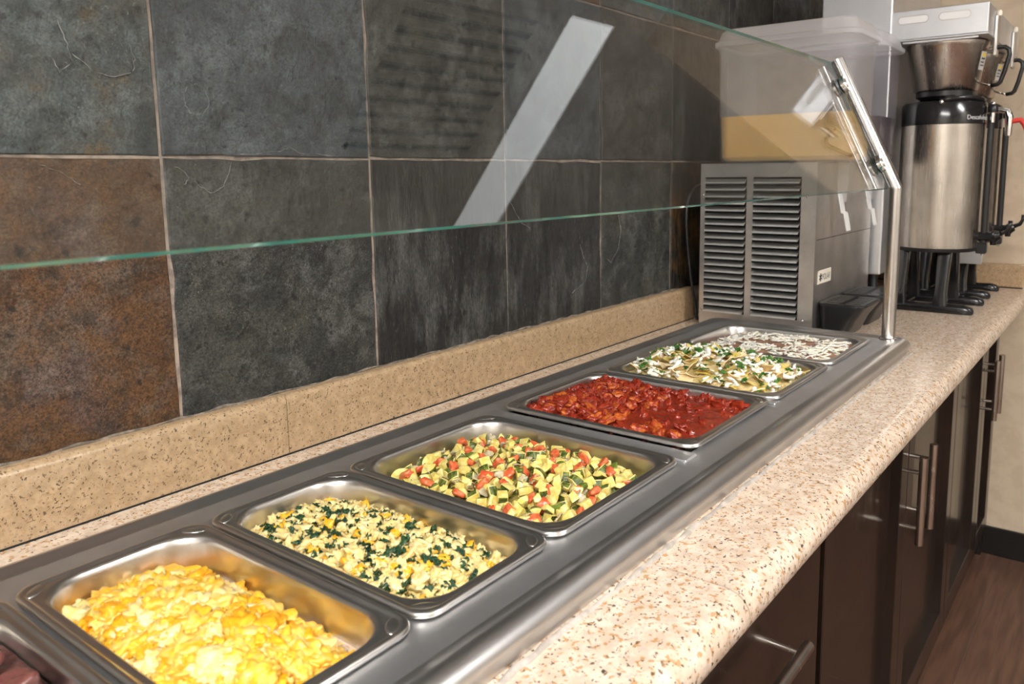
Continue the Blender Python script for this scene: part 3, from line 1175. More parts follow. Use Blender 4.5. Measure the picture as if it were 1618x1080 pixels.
def crumpled(n, seed, bend):
    vs, fs = [], []
    for a in range(n + 1):
        for b_ in range(n + 1):
            u, v = a / n * 2 - 1, b_ / n * 2 - 1
            rr = 0.75 + 0.35 * noise.noise(Vector((u * 1.3 + seed, v * 1.3, seed)))
            mx = max(abs(u), abs(v), 1e-6)
            ln = math.hypot(u, v)
            k_ = mx / ln if ln > 1e-6 else 1
            px, py = u * k_ * rr, v * k_ * rr
            vs.append((px, py, bend * noise.noise(Vector((u * 1.7, v * 1.7 + seed, 2.0)))))
    for a in range(n):
        for b_ in range(n):
            q = a * (n + 1) + b_
            fs.append((q, q + 1, q + n + 2, q + n + 1))
    # give it thickness
    m = len(vs)
    vs2 = vs + [(x_, y_, z_ - 0.12) for x_, y_, z_ in vs]
    fs2 = fs + [tuple(reversed([q + m for q in f])) for f in fs]
    rim = [a * (n + 1) for a in range(n + 1)] + [n * (n + 1) + b_ for b_ in range(1, n + 1)] + [a * (n + 1) + n for a in range(n - 1, -1, -1)] + [b_ for b_ in range(n - 1, 0, -1)]
    for a in range(len(rim)):
        p_, q_ = rim[a], rim[(a + 1) % len(rim)]
        fs2.append((p_, q_, q_ + m, p_ + m))
    return np.array(vs2), fs2


SP = [crumpled(6, s * 3.7, 0.9) for s in range(8)]
S = Stuff()
for k in range(560):
    x, y = rand_xy(2, 0.027)
    u, v = uv_of(2, x, y)
    vv, ff = random.choice(SP)
    s = random.uniform(0.0030, 0.0080)
    z = h_spin(u, v) + random.uniform(0.0015, 0.0080)
    c = lerp_cols((0.008, 0.030, 0.014), (0.030, 0.085, 0.030), np.random.rand(len(vv)) * 0.5 + random.random() * 0.5)
    S.add(vv, ff, (x, y, z), (random.uniform(-.7, .7), random.uniform(-.7, .7), random.uniform(0, 6.28)), (s * random.uniform(1, 1.6), s * 0.8, s * 0.8), c)
o = S.build('chopped_spinach', 'spinach')
tag(o, 'dark green chopped spinach strewn through the pale eggs', 'spinach', kind='stuff')

# ---- pan 3: zucchini, tomato, onion -------------------------------------------
def h_zuc(u, v):
    e = max(0.0, 1 - abs(u) ** 2.6 * 0.7) * max(0.0, 1 - abs(v - 0.05) ** 3.0 * 0.75)
    return -0.034 + 0.023 * e


MT['zflesh'] = noise2('zucchini_flesh', (0.68, 0.53, 0.12), (0.78, 0.67, 0.28), 160, rough=0.28, sss=0.25, sssr=0.004, bump=0.15)
MT['zskin'] = noise2('zucchini_skin', (0.022, 0.045, 0.006), (0.17, 0.20, 0.035), 330, 0.42, 0.62, rough=0.30, bump=0.3, stretch=(1, 1, 0.4))
MT['tomato'] = noise2('tomato_flesh', (0.56, 0.085, 0.030), (0.62, 0.17, 0.06), 120, rough=0.2, sss=0.25, sssr=0.004, bump=0.2)
MT['onion'] = noise2('cooked_onion', (0.50, 0.38, 0.22), (0.60, 0.49, 0.33), 140, rough=0.2, sss=0.5, sssr=0.006, bump=0.1)
MT['pepper'] = plain('green_chile', (0.12, 0.17, 0.02), 0.16, coat=0.4)
MT['zbed'] = noise2('zucchini_broth', (0.42, 0.33, 0.10), (0.22, 0.20, 0.05), 120, rough=0.15, bump=0.4)


def zuc_mesh(name, seed):
    rnd = random.Random(seed)
    R, th = rnd.uniform(0.0125, 0.0160), rnd.uniform(0.009, 0.0135)
    ang = math.radians(rnd.choice((50, 58, 66, 75, 90)))
    inner = rnd.choice((0.0, 0.35, 0.45, 0.5)) * R
    n = 6
    prof = [((inner + rnd.uniform(0, .001)), 0)] if inner == 0 else [(inner * math.cos(ang * k / 2), inner * math.sin(ang * k / 2)) for k in (2, 1, 0)]
    arc = [(R * math.cos(ang * k / n), R * math.sin(ang * k / n)) for k in range(n + 1)]
    pts = prof + arc
    mx = sum(p_[0] for p_ in pts) / len(pts)
    my = sum(p_[1] for p_ in pts) / len(pts)
    pts = [(p_[0] - mx, p_[1] - my) for p_ in pts]
    bm = B()
    sk = rnd.uniform(-.25, .25)
    lo = [bm.verts.new((p_[0], p_[1], -th / 2 + sk * p_[0])) for p_ in pts]
    hi = [bm.verts.new((p_[0] * rnd.uniform(.93, 1.04), p_[1] * rnd.uniform(.93, 1.04), th / 2 + sk * p_[1])) for p_ in pts]
    m = len(pts)
    bm.faces.new(list(reversed(lo)))
    bm.faces.new(hi)
    for k in range(m):
        f = bm.faces.new((lo[k], lo[(k + 1) % m], hi[(k + 1) % m], hi[k]))
        if len(prof) <= k < m - 1:
            f.material_index = 1
    bmesh.ops.recalc_face_normals(bm, faces=bm.faces[:])
    bmesh.ops.bevel(bm, geom=[e for e in bm.edges if e.calc_face_angle(0) > 0.5], offset=0.0011, segments=2, profile=0.6, affect='EDGES')
    me = bpy.data.meshes.new(name)
    bm.to_mesh(me)
    bm.free()
    me.materials.append(MT['zflesh'])
    me.materials.append(MT['zskin'])
    for p_ in me.polygons:
        p_.use_smooth = True
    me.set_sharp_from_angle(angle=math.radians(40))
    return me


def chunk_mesh(name, seed, sx, sy, sz, mat, amp=0.25, sub=3):
    rnd = random.Random(seed)
    v, f = ico_arrays(sub)
    # push the sphere towards a box, then roughen
    q = v / np.max(np.abs(v), axis=1)[:, None]
    v = v * 0.45 + q * 0.45
    r = np.array([1 + amp * noise.noise(Vector(p_) * 1.3 + Vector((seed * 2.7, 0, seed))) for p_ in v])
    v = v * r[:, None] * np.array((sx, sy, sz))
    me = bpy.data.meshes.new(name)
    me.from_pydata(v.tolist(), [], f.tolist())
    me.materials.append(MT[mat])
    me.polygons.foreach_set('use_smooth', [True] * len(me.polygons))
    return me


SIDES = {0: ('the near end of the table', 'the plain eggs'), 3: ('the spinach eggs', 'the red sauce'), 4: ('the diced vegetables', 'the tortilla chips'), 5: ('the red sauce', 'the beans')}


def region_phrase(i, u, v):
    a = 'by the back rim' if v > 0.36 else ('by the front rim' if v < -0.36 else 'midway')
    b = 'towards ' + SIDES[i][0] if u < -0.33 else ('towards ' + SIDES[i][1] if u > 0.33 else 'in the middle of the pan')
    return a + ', ' + b


def scatter(i, hfun, meshes, count, name, label, cat, group, dz=(0, 0.006), inset=0.034, tilt=1.2, min_d=0.0, region=None, sc=(0.9, 1.1), taken=None):
    placed = taken if taken is not None else []
    k = tries = 0
    out = []
    while k < count and tries < count * 60:
        tries += 1
        x, y = rand_xy(i, inset)
        u, v = uv_of(i, x, y)
        if region and not region(u, v):
            continue
        if min_d and any((x - a) ** 2 + (y - b_) ** 2 < min_d ** 2 for a, b_ in placed):
            continue
        placed.append((x, y))
        o = bpy.data.objects.new(name, random.choice(meshes))
        C.objects.link(o)
        o.location = (x, y, hfun(u, v) + random.uniform(*dz))
        o.rotation_euler = (random.uniform(-tilt, tilt), random.uniform(-tilt, tilt), random.uniform(0, 6.28))
        s = random.uniform(*sc)
        o.scale = (s, s, s)
        tag(o, label + ' ' + region_phrase(i, u, v), cat, group)
        out.append(o)
        k += 1
    return out


vs, fs = bed(3, h_zuc, 0.003, 90, seed=3.0)
o = mesh_obj('vegetable_juices', [(a, b_, c - 0.007) for a, b_, c in vs], fs, 'zbed', smooth=True)
tag(o, 'yellow green cooking juices under the diced zucchini', 'juices', kind='stuff')
ZM = [zuc_mesh('zucchini_chunk', s) for s in range(14)]
scatter(3, h_zuc, ZM, 150, 'zucchini_chunk', 'pale yellow zucchini chunk', 'zucchini', 'zucchini chunks in the vegetable pan', (-0.006, 0.001), 0.036, 3.1, 0.0135)
scatter(3, h_zuc, ZM, 148, 'zucchini_chunk', 'pale yellow zucchini chunk', 'zucchini', 'zucchini chunks in the vegetable pan', (0.002, 0.008), 0.036, 3.1, 0.0135, region=lambda u, v: u * u + v * v < 1.25)
TM = [chunk_mesh('tomato_piece', s + 20, 0.0085, 0.0065, 0.0045, 'tomato', 0.5) for s in range(6)]
scatter(3, h_zuc, TM, 46, 'tomato_piece', 'soft red tomato piece', 'tomato', 'tomato pieces in the vegetable pan', (0.003, 0.010), 0.036, 0.9, 0.02)
OM = []
for s in range(5):
    v_, f_ = crumpled(5, 20 + s * 2.1, 0.55)
    me = bpy.data.meshes.new('onion_piece')
    me.from_pydata((v_ * np.array((0.0085, 0.0065, 0.006))).tolist(), [], [tuple(q) for q in f_])
    me.materials.append(MT['onion'])
    me.polygons.foreach_set('use_smooth', [True] * len(me.polygons))
    OM.append(me)
scatter(3, h_zuc, OM, 85, 'onion_piece', 'translucent pale onion piece', 'onion', 'onion pieces in the vegetable pan', (0.001, 0.009), 0.034, 0.9, 0.012)
PM = [chunk_mesh('chile_piece', s + 40, 0.0075, 0.0060, 0.0035, 'pepper', 0.3) for s in range(2)]
scatter(3, h_zuc, PM, 8, 'chile_piece', 'glossy olive chile piece', 'chile', 'green chile pieces in the vegetable pan', (0.005, 0.010), 0.04, 0.5, 0.05)

# ---- pan 4: chicken in red sauce ------------------------------------------------
def h_red(u, v):
    e = max(0.0, 1 - max(abs(u), abs(v)) ** 6)
    return -0.012 + 0.006 * e + 0.008 * max(0, v) * e


MT['red_sauce'] = attr_mat('red_chile_sauce', 0.22, 0.15, 0.003, bump=0.5, bscale=130, coat=0.15)
S = Stuff()
vs, fs = bed(4, lambda u, v: h_red(u, v), 0.0016, 70, rings=36, seed=4.0)
S.add(np.array(vs), np.array(fs), (0, 0, 0), (0, 0, 0), (1, 1, 1), lerp_cols((0.185, 0.014, 0.005), (0.27, 0.028, 0.008), np.random.rand(len(vs))))
LR = lump_variants(3, 10, 0.75, 1.7, 8.0)
for k in range(760):
    x, y = rand_xy(4, 0.0215)
    u, v = uv_of(4, x, y)
    smooth_zone = v < 0.05 and abs(u) < 0.85
    if smooth_zone and random.random() < 0.72:
        continue
    vv, ff, nz = random.choice(LR)
    s = random.uniform(0.0035, 0.0085) * (0.75 if smooth_zone else 1.0)
    z = h_red(u, v) + (random.uniform(-0.003, 0.0005) if smooth_zone else random.uniform(-0.002, 0.004))
    c = lerp_cols((0.20, 0.014, 0.005), (0.36, 0.038, 0.010), 0.4 + nz + random.uniform(-.3, .3))
    S.add(vv, ff, (x, y, z), (random.uniform(-.8, .8), random.uniform(-.8, .8), random.uniform(0, 6.28)), (s * random.uniform(1.0, 2.0), s * random.uniform(.6, 1.0), s * random.uniform(.5, .9)), c)
o = S.build('red_chile_sauce', 'red_sauce')
tag(o, 'glossy brick red chile sauce with shredded meat', 'sauce', kind='stuff')
MT['chicken'] = noise2('sauce_coated_chicken', (0.52, 0.125, 0.020), (0.28, 0.022, 0.007), 110, 0.40, 0.60, rough=0.25, sss=0.15, sssr=0.004, bump=0.4)
CM = [chunk_mesh('chicken_chunk', s + 60, 0.0125, 0.0090, 0.0065, 'chicken', 0.7) for s in range(7)]
scatter(4, h_red, CM, 34, 'chicken_chunk', 'orange red chicken chunk', 'chicken', 'chicken chunks in red sauce', (-0.001, 0.005), 0.036, 0.5, 0.022, region=lambda u, v: v > -0.1 or u < -0.55)

# ---- pan 5: chips, cheese and cilantro ---------------------------------------------
def h_chip(u, v):
    e = max(0.0, 1 - abs(u) ** 2.2 * 0.8) * max(0.0, 1 - abs(v - 0.12) ** 2.4 * 0.72)
    return -0.026 + 0.046 * e


MT['chip'] = noise2('soft_tortilla_chip', (0.80, 0.57, 0.28), (0.86, 0.69, 0.43), 60, rough=0.42, sss=0.15, bump=0.3)
MT['chip_y'] = noise2('yellow_tortilla_chip', (0.70, 0.52, 0.09), (0.70, 0.56, 0.20), 60, rough=0.35, sss=0.15, bump=0.3)
MT['cheese'] = plain('fresh_white_cheese', (0.92, 0.86, 0.70), 0.5, sss=0.4, sssr=0.004, bump=0.4, bscale=300)
MT['green_salsa'] = noise2('green_salsa_bed', (0.56, 0.44, 0.17), (0.72, 0.58, 0.30), 70, rough=0.3, bump=0.4)
MT['cilantro'] = noise2('cilantro_leaf', (0.020, 0.085, 0.010), (0.075, 0.20, 0.025), 200, rough=0.4, bump=0.2)
vs, fs = bed(5, h_chip, 0.004, 70, seed=5.0)
o = mesh_obj('green_salsa', [(a, b_, c - 0.006) for a, b_, c in vs], fs, 'green_salsa', smooth=True)
tag(o, 'yellow green salsa soaking the tortilla chips', 'salsa', kind='stuff')


def chip_mesh(seed, mat):
    rnd = random.Random(seed)
    n = 5
    A, Bp, Cc = Vector((-0.021, -0.014, 0)), Vector((0.022, -0.012, 0)), Vector((rnd.uniform(-.006, .006), 0.024, 0))
    idx, vs = {}, []
    bx_, by_ = rnd.uniform(-14, 14), rnd.uniform(-14, 14)
    for a in range(n + 1):
        for b_ in range(n + 1 - a):
            c_ = n - a - b_
            p_ = (A * a + Bp * b_ + Cc * c_) / n
            p_.z = bx_ * p_.x ** 2 + by_ * p_.y ** 2 + 0.0022 * noise.noise(p_ * 120 + Vector((seed, 0, 0)))
            idx[(a, b_)] = len(vs)
            vs.append(p_)
    top = []
    for a in range(n):
        for b_ in range(n - a):
            top.append((idx[(a + 1, b_)], idx[(a, b_ + 1)], idx[(a, b_)]))
            if a + b_ < n - 1:
                top.append((idx[(a + 1, b_)], idx[(a + 1, b_ + 1)], idx[(a, b_ + 1)]))
    bm = B()
    V = [bm.verts.new(p_) for p_ in vs]
    for f in top:
        bm.faces.new([V[q] for q in f])
    bmesh.ops.recalc_face_normals(bm, faces=bm.faces[:])
    bmesh.ops.solidify(bm, geom=bm.faces[:], thickness=0.0016)
    me = bpy.data.meshes.new('tortilla_chip')
    bm.to_mesh(me)
    bm.free()
    me.materials.append(MT[mat])
    for p_ in me.polygons:
        p_.use_smooth = True
    me.set_sharp_from_angle(angle=math.radians(50))
    return me


CHM = [chip_mesh(s, 'chip' if s % 3 else 'chip_y') for s in range(12)]
scatter(5, h_chip, CHM, 150, 'tortilla_chip', 'soft tan tortilla chip', 'tortilla chip', 'tortilla chips in the heap', (-0.004, 0.006), 0.036, 0.60, 0.010, sc=(0.65, 1.0))
S = Stuff()
LC = lump_variants(2, 8, 0.6, 1.8, 11.0)
for k in range(620):
    x, y = rand_xy(5, 0.030)
    if noise.noise(Vector((x * 38, y * 38, 4.0))) < -0.05:
        continue
    u, v = uv_of(5, x, y)
    vv, ff, nz = random.choice(LC)
    s = random.uniform(0.0018, 0.0042)
    c = lerp_cols((0.95, 0.90, 0.76), (0.98, 0.95, 0.86), 0.5 + nz)
    S.add(vv, ff, (x, y, h_chip(u, v) + random.uniform(0.005, 0.011)), (random.uniform(-.6, .6), random.uniform(-.6, .6), random.uniform(0, 6.28)), (s * random.uniform(1, 3.4), s, s * 0.8), c)
MT['cheese_attr'] = attr_mat('fresh_cheese', 0.5, 0.35, 0.004, bump=0.3, bscale=300)
o = S.build('crumbled_cheese', 'cheese_attr')
tag(o, 'white crumbled cheese scattered over the tortilla chips', 'cheese', kind='stuff')


def cilantro_mesh(seed):
    rnd = random.Random(seed)
    bm = B()
    for lobe in range(3):
        a0 = math.radians(90 + (lobe - 1) * 62 + rnd.uniform(-8, 8))
        ln = 0.0075 * (1.15 if lobe == 1 else 0.9)
        d = Vector((math.cos(a0), math.sin(a0), 0))
        s = Vector((-d.y, d.x, 0))
        base = bm.verts.new((0, 0, 0))
        prof = [(0.3, .42), (0.55, .62), (0.62, .40), (0.85, .46), (0.9, .22), (1.05, 0.0)]
        mid = bm.verts.new(d * ln * 0.6 + Vector((0, 0, 0.0012)))
        lf = [bm.verts.new(d * ln * a + s * ln * b_ + Vector((0, 0, rnd.uniform(-.001, .0012)))) for a, b_ in prof[:-1]]
        rt = [bm.verts.new(d * ln * a - s * ln * b_ + Vector((0, 0, rnd.uniform(-.001, .0012)))) for a, b_ in prof[:-1]]
        tip = bm.verts.new(d * ln * 1.05 + Vector((0, 0, -.001)))
        ring = [base] + rt + [tip] + list(reversed(lf))
        for k in range(len(ring)):
            bm.faces.new((mid, ring[k], ring[(k + 1) % len(ring)]))
    bmesh.ops.recalc_face_normals(bm, faces=bm.faces[:])
    bmesh.ops.solidify(bm, geom=bm.faces[:], thickness=0.0003)
    me = bpy.data.meshes.new('cilantro_leaf')
    bm.to_mesh(me)
    bm.free()
    me.materials.append(MT['cilantro'])
    return me


CIM = [cilantro_mesh(s) for s in range(6)]
scatter(5, h_chip, CIM, 170, 'cilantro_leaf', 'green cilantro leaf', 'cilantro', 'cilantro leaves on the chips', (0.008, 0.014), 0.030, 0.8, 0.0, sc=(0.6, 1.2))

# ---- pan 6: beans with shredded cheese ------------------------------------------------
def h_bean(u, v):
    e = max(0.0, 1 - max(abs(u), abs(v)) ** 5)
    return -0.018 + 0.012 * e - 0.006 * max(0, v)


MT['beans'] = noise2('refried_beans', (0.26, 0.125, 0.075), (0.34, 0.18, 0.115), 70, rough=0.4, bump=0.3)
vs, fs = bed(6, h_bean, 0.0018, 60, rings=24, seed=6.0)
o = mesh_obj('refried_beans', vs, fs, 'beans', smooth=True)
tag(o, 'smooth brown refried beans under white shredded cheese', 'beans')
bx_v = np.array([(a, b_, c) for a in (-1, 1) for b_ in (-1, 1) for c in (-1, 1)], dtype=float)
shred_v, shred_f = [], []
nseg = 4
for k in range(nseg + 1):
    t_ = k / nseg * 2 - 1
    bend = 0.35 * (1 - t_ * t_)
    for (a, b_) in ((-1, -1), (1, -1), (1, 1), (-1, 1)):
        shred_v.append((t_, a * 0.145 + bend, b_ * 0.11))
for k in range(nseg):
    for a in range(4):
        shred_f.append((k * 4 + a, k * 4 + (a + 1) % 4, k * 4 + 4 + (a + 1) % 4, k * 4 + 4 + a))
shred_f += [(3, 2, 1, 0), (nseg * 4, nseg * 4 + 1, nseg * 4 + 2, nseg * 4 + 3)]
shred_v = np.array(shred_v)
S = Stuff()
for k in range(760):
    x, y = rand_xy(6, 0.030)
    u, v = uv_of(6, x, y)
    if v > 0.78 or noise.noise(Vector((x * 24, y * 24, 9.0))) < -0.05 - 0.1 * random.random():
        continue
    s = random.uniform(0.006, 0.0125)
    c = np.tile(np.array((0.95, 0.89, 0.76, 1.0)) * np.array([random.uniform(.92, 1.03)] * 3 + [1]), (len(shred_v), 1))
    S.add(shred_v, shred_f, (x, y, h_bean(u, v) + random.uniform(0.0012, 0.005)), (random.uniform(-.2, .2), random.uniform(-.25, .25), random.uniform(0, 6.28)), (s, s * random.choice((-1, 1)) * 0.9, s), c)
o = S.build('shredded_cheese', 'cheese_attr')
tag(o, 'white shredded cheese strewn over the brown beans', 'cheese', kind='stuff')

# ---- pan 0: dark stew in the corner --------------------------------------------------
MT['stew'] = noise2('dark_red_stew', (0.075, 0.028, 0.024), (0.14, 0.060, 0.050), 60, rough=0.2, bump=0.4)
MT['stew_meat'] = noise2('dark_red_meat', (0.17, 0.060, 0.050), (0.085, 0.026, 0.022), 50, rough=0.22, bump=0.3)


def h_stew(u, v):
    return -0.017 + 0.004 * (1 - u * u) * (1 - v * v)


vs, fs = bed(0, h_stew, 0.003, 45, seed=7.0)
o = mesh_obj('dark_stew', vs, fs, 'stew', smooth=True)
tag(o, 'dark reddish stew liquid in the near left pan', 'stew')
SM = [chunk_mesh('meat_chunk', s + 80, 0.030, 0.016, 0.012, 'stew_meat', 0.5, 4) for s in range(4)]
scatter(0, h_stew, SM, 14, 'meat_chunk', 'dark brown stewed meat chunk', 'meat', 'meat chunks in the dark stew', (0.0, 0.006), 0.05, 0.25, 0.03)

# ================================================================== SNEEZE GUARD
sg = thing('sneeze_guard', 'slanted clear glass sneeze guard on a steel post over the food', 'sneeze guard', (1.2, -0.351, DZ))
GY, GZ0 = -0.329, 0.3110          # lower edge of the pane
th_ = math.atan2(0.132, 0.272)
TD = Vector((0, math.sin(th_), math.cos(th_)))          # up along the pane
ND = Vector((0, -math.cos(th_), math.sin(th_)))         # towards the guests
PX0, PX1, PLEN = -0.765, 1.2375, 0.297
POST_Y = -0.3465
for px in (1.2065, -0.735):
    pz = 0.311
    bend = Vector((px, POST_Y, pz))
    arm = bend + TD * 0.300
    bm = B()
    tube(bm, [(px, POST_Y, DZ), bend], 0.0138, 28)
    # mitred joint: second tube starts at the same centre
    tube(bm, [bend, arm], 0.0138, 28)
    bmesh.ops.create_uvsphere(bm, u_segments=24, v_segments=14, radius=0.01375, matrix=Matrix.Translation(bend))
    obj('post', bm, 'satin', sg, smooth=True, angle=40)
    bm = B()
    lathe(bm, [(0.0, DZ + 0.004), (0.016, DZ + 0.004), (0.0185, DZ + 0.002), (0.019, DZ)], px, POST_Y, 28)
    obj('post_collar', bm, 'satin', sg, smooth=True, angle=40)
    # round glass clamps: disc, gasket, disc
    for s in (0.060, 0.245):
        c = bend + TD * s
        for (d0, d1, r, mt, nm) in ((-0.0085, 0.0015, 0.0195, 'chrome', 'clamp_disc'), (-0.0128, -0.0085, 0.0175, 'black', 'clamp_gasket'), (-0.0235, -0.0188, 0.0195, 'chrome', 'clamp_disc')):
            cc = c + Vector((-0.008, 0, 0)) if px > 0 else c + Vector((0.008, 0, 0))
            bm = B()
            p0, p1 = cc + ND * d0, cc + ND * d1
            q = (p1 - p0)
            tube(bm, [p0, p0 + q * 0.15, p0 + q * 0.85, p1], [r * 0.93, r, r, r * 0.93], 32)
            obj(nm, bm, mt, sg, smooth=True, angle=40)
        bm = B()
        cc = c + Vector((-0.008, 0, 0)) if px > 0 else c + Vector((0.008, 0, 0))
        tube(bm, [cc + ND * 0.001, cc + ND * 0.0035], [0.0125, 0.0105], 24)
        obj('clamp_cap', bm, 'satin', sg, smooth=True, angle=40)
# pane
bm = B()
g0 = Vector((0, GY, GZ0))
tk = 0.006
q = []
for x in (PX0, PX1):
    for s in (0, PLEN):
        for n_ in (-tk / 2, tk / 2):
            q.append(bm.verts.new(Vector((x, 0, 0)) + g0 + TD * s + ND * n_))


def face(ids, mi):
    f = bm.faces.new([q[k] for k in ids])
    f.material_index = mi


face((0, 4, 6, 2), 0)
face((1, 3, 7, 5), 0)
face((0, 1, 5, 4), 1)
face((2, 6, 7, 3), 1)
face((0, 2, 3, 1), 1)
face((4, 5, 7, 6), 1)
bmesh.ops.recalc_face_normals(bm, faces=bm.faces[:])
o = obj('glass_pane', bm, ['glass', 'glass_edge'], sg)
o['label'] = 'clear glass pane with a teal edge'

# ================================================================== JUICE DISPENSER
DX0, DX1, DY0, DY1, DZ0, DZ1 = 1.270, 1.728, -0.162, 0.128, GZ, 0.369
jd = thing('juice_dispenser', 'steel twin juice dispenser with louvered side and cloudy tanks', 'juice dispenser', ((DX0 + DX1) / 2, 0, GZ))
# side sheet with two columns of louvers: stiles and rails as one sheet
bm = B()
st_l, st_m, st_r = 0.012, 0.016, 0.036
ya, yb = DY0 + st_r, DY1 - st_l          # louver field
ym = (ya + yb) / 2 + 0.004
zlo, zhi = 0.000, 0.336
for a in ((DY0, ya, DZ0 + .006, DZ1), (yb, DY1, DZ0 + .006, DZ1), (ym - st_m / 2, ym + st_m / 2, zlo, zhi), (ya, yb, zhi, DZ1), (ya, yb, DZ0 + .006, zlo)):
    box(bm, DX0, DX0 + 0.002, a[0], a[1], a[2], a[3])
obj('side_panel', bm, 'steel_panel', jd)
NL = 20
pitch = (zhi - zlo) / NL
for (a, b_) in ((ya, ym - st_m / 2), (ym + st_m / 2, yb)):
    # one louver: outward hooded strip
    bm = B()
    hz = pitch * 0.62
    w0, w1 = a + 0.0005, b_ - 0.0005
    P = [(0.001, w0, hz), (0.001, w1, hz), (-0.0075, w0 + 0.003, 0.0034), (-0.0075, w1 - 0.003, 0.0034), (-0.0085, w0 + 0.003, 0.0), (-0.0085, w1 - 0.003, 0.0),
         (0.0022, w0, hz + 0.0008), (0.0022, w1, hz + 0.0008), (-0.0045, w0 + 0.003, 0.0), (-0.0045, w1 - 0.003, 0.0)]
    V = [bm.verts.new(p_) for p_ in P]
    for f in ((0, 1, 3, 2), (2, 3, 5, 4), (4, 5, 9, 8), (8, 9, 7, 6), (6, 7, 1, 0)):
        bm.faces.new([V[k] for k in f])
    e0 = [V[k] for k in (0, 2, 4, 8, 6)]
    e1 = [V[k] for k in (1, 3, 5, 9, 7)]
    bm.faces.new(e0)
    bm.faces.new(list(reversed(e1)))
    bmesh.ops.recalc_face_normals(bm, faces=bm.faces[:])
    me = bpy.data.meshes.new('louver')
    bm.to_mesh(me)
    bm.free()
    me.materials.append(MT['steel_louver'])
    for k in range(NL):
        o = link('louver', me, jd)
        o.location = (DX0, 0, zlo + (k + 0.10) * pitch)
bm = B()
box(bm, DX0 + 0.012, DX1 - 0.004, DY0 + 0.006, DY1 - 0.004, DZ0 + 0.006, DZ1 - 0.004)
obj('inner_housing', bm, 'void', jd)
bm = B()
box(bm, DX0 + 0.0005, DX1, DY0, DY0 + 0.003, DZ0 + 0.004, DZ1, 0.001)
obj('front_panel', bm, 'steel_panel', jd)
bm = B()
box(bm, DX0 + 0.01, DX1, DY0 - 0.0016, DY0 - 0.0001, 0.19, 0.1915)
obj('front_seam', bm, 'tray_grey', jd)
bm = B()
box(bm, DX0, DX1, DY0 + 0.003, DY1, DZ1 - 0.0025, DZ1, 0.001)
obj('top_panel', bm, 'steel_panel', jd)
bm = B()
box(bm, DX1 - 0.003, DX1, DY0, DY1, DZ0 + 0.004, DZ1 - 0.003)
box(bm, DX0 + 0.003, DX1, DY1 - 0.003, DY1, DZ0 + 0.004, DZ1 - 0.003)
obj('rear_panel', bm, 'steel_panel', jd)
for (yy, zz) in ((DY1 - 0.007, 0.292), (DY1 - 0.007, 0.005), (DY0 + 0.022, 0.290), (DY0 + 0.024, 0.000)):
    bm = B()
    bmesh.ops.create_uvsphere(bm, u_segments=12, v_segments=8, radius=0.0034)
    for v in bm.verts:
        v.co = Vector((DX0 - 0.0002 + v.co.x * 0.6, yy + v.co.y, zz + v.co.z))
    obj('screw', bm, 'chrome', jd, smooth=True)
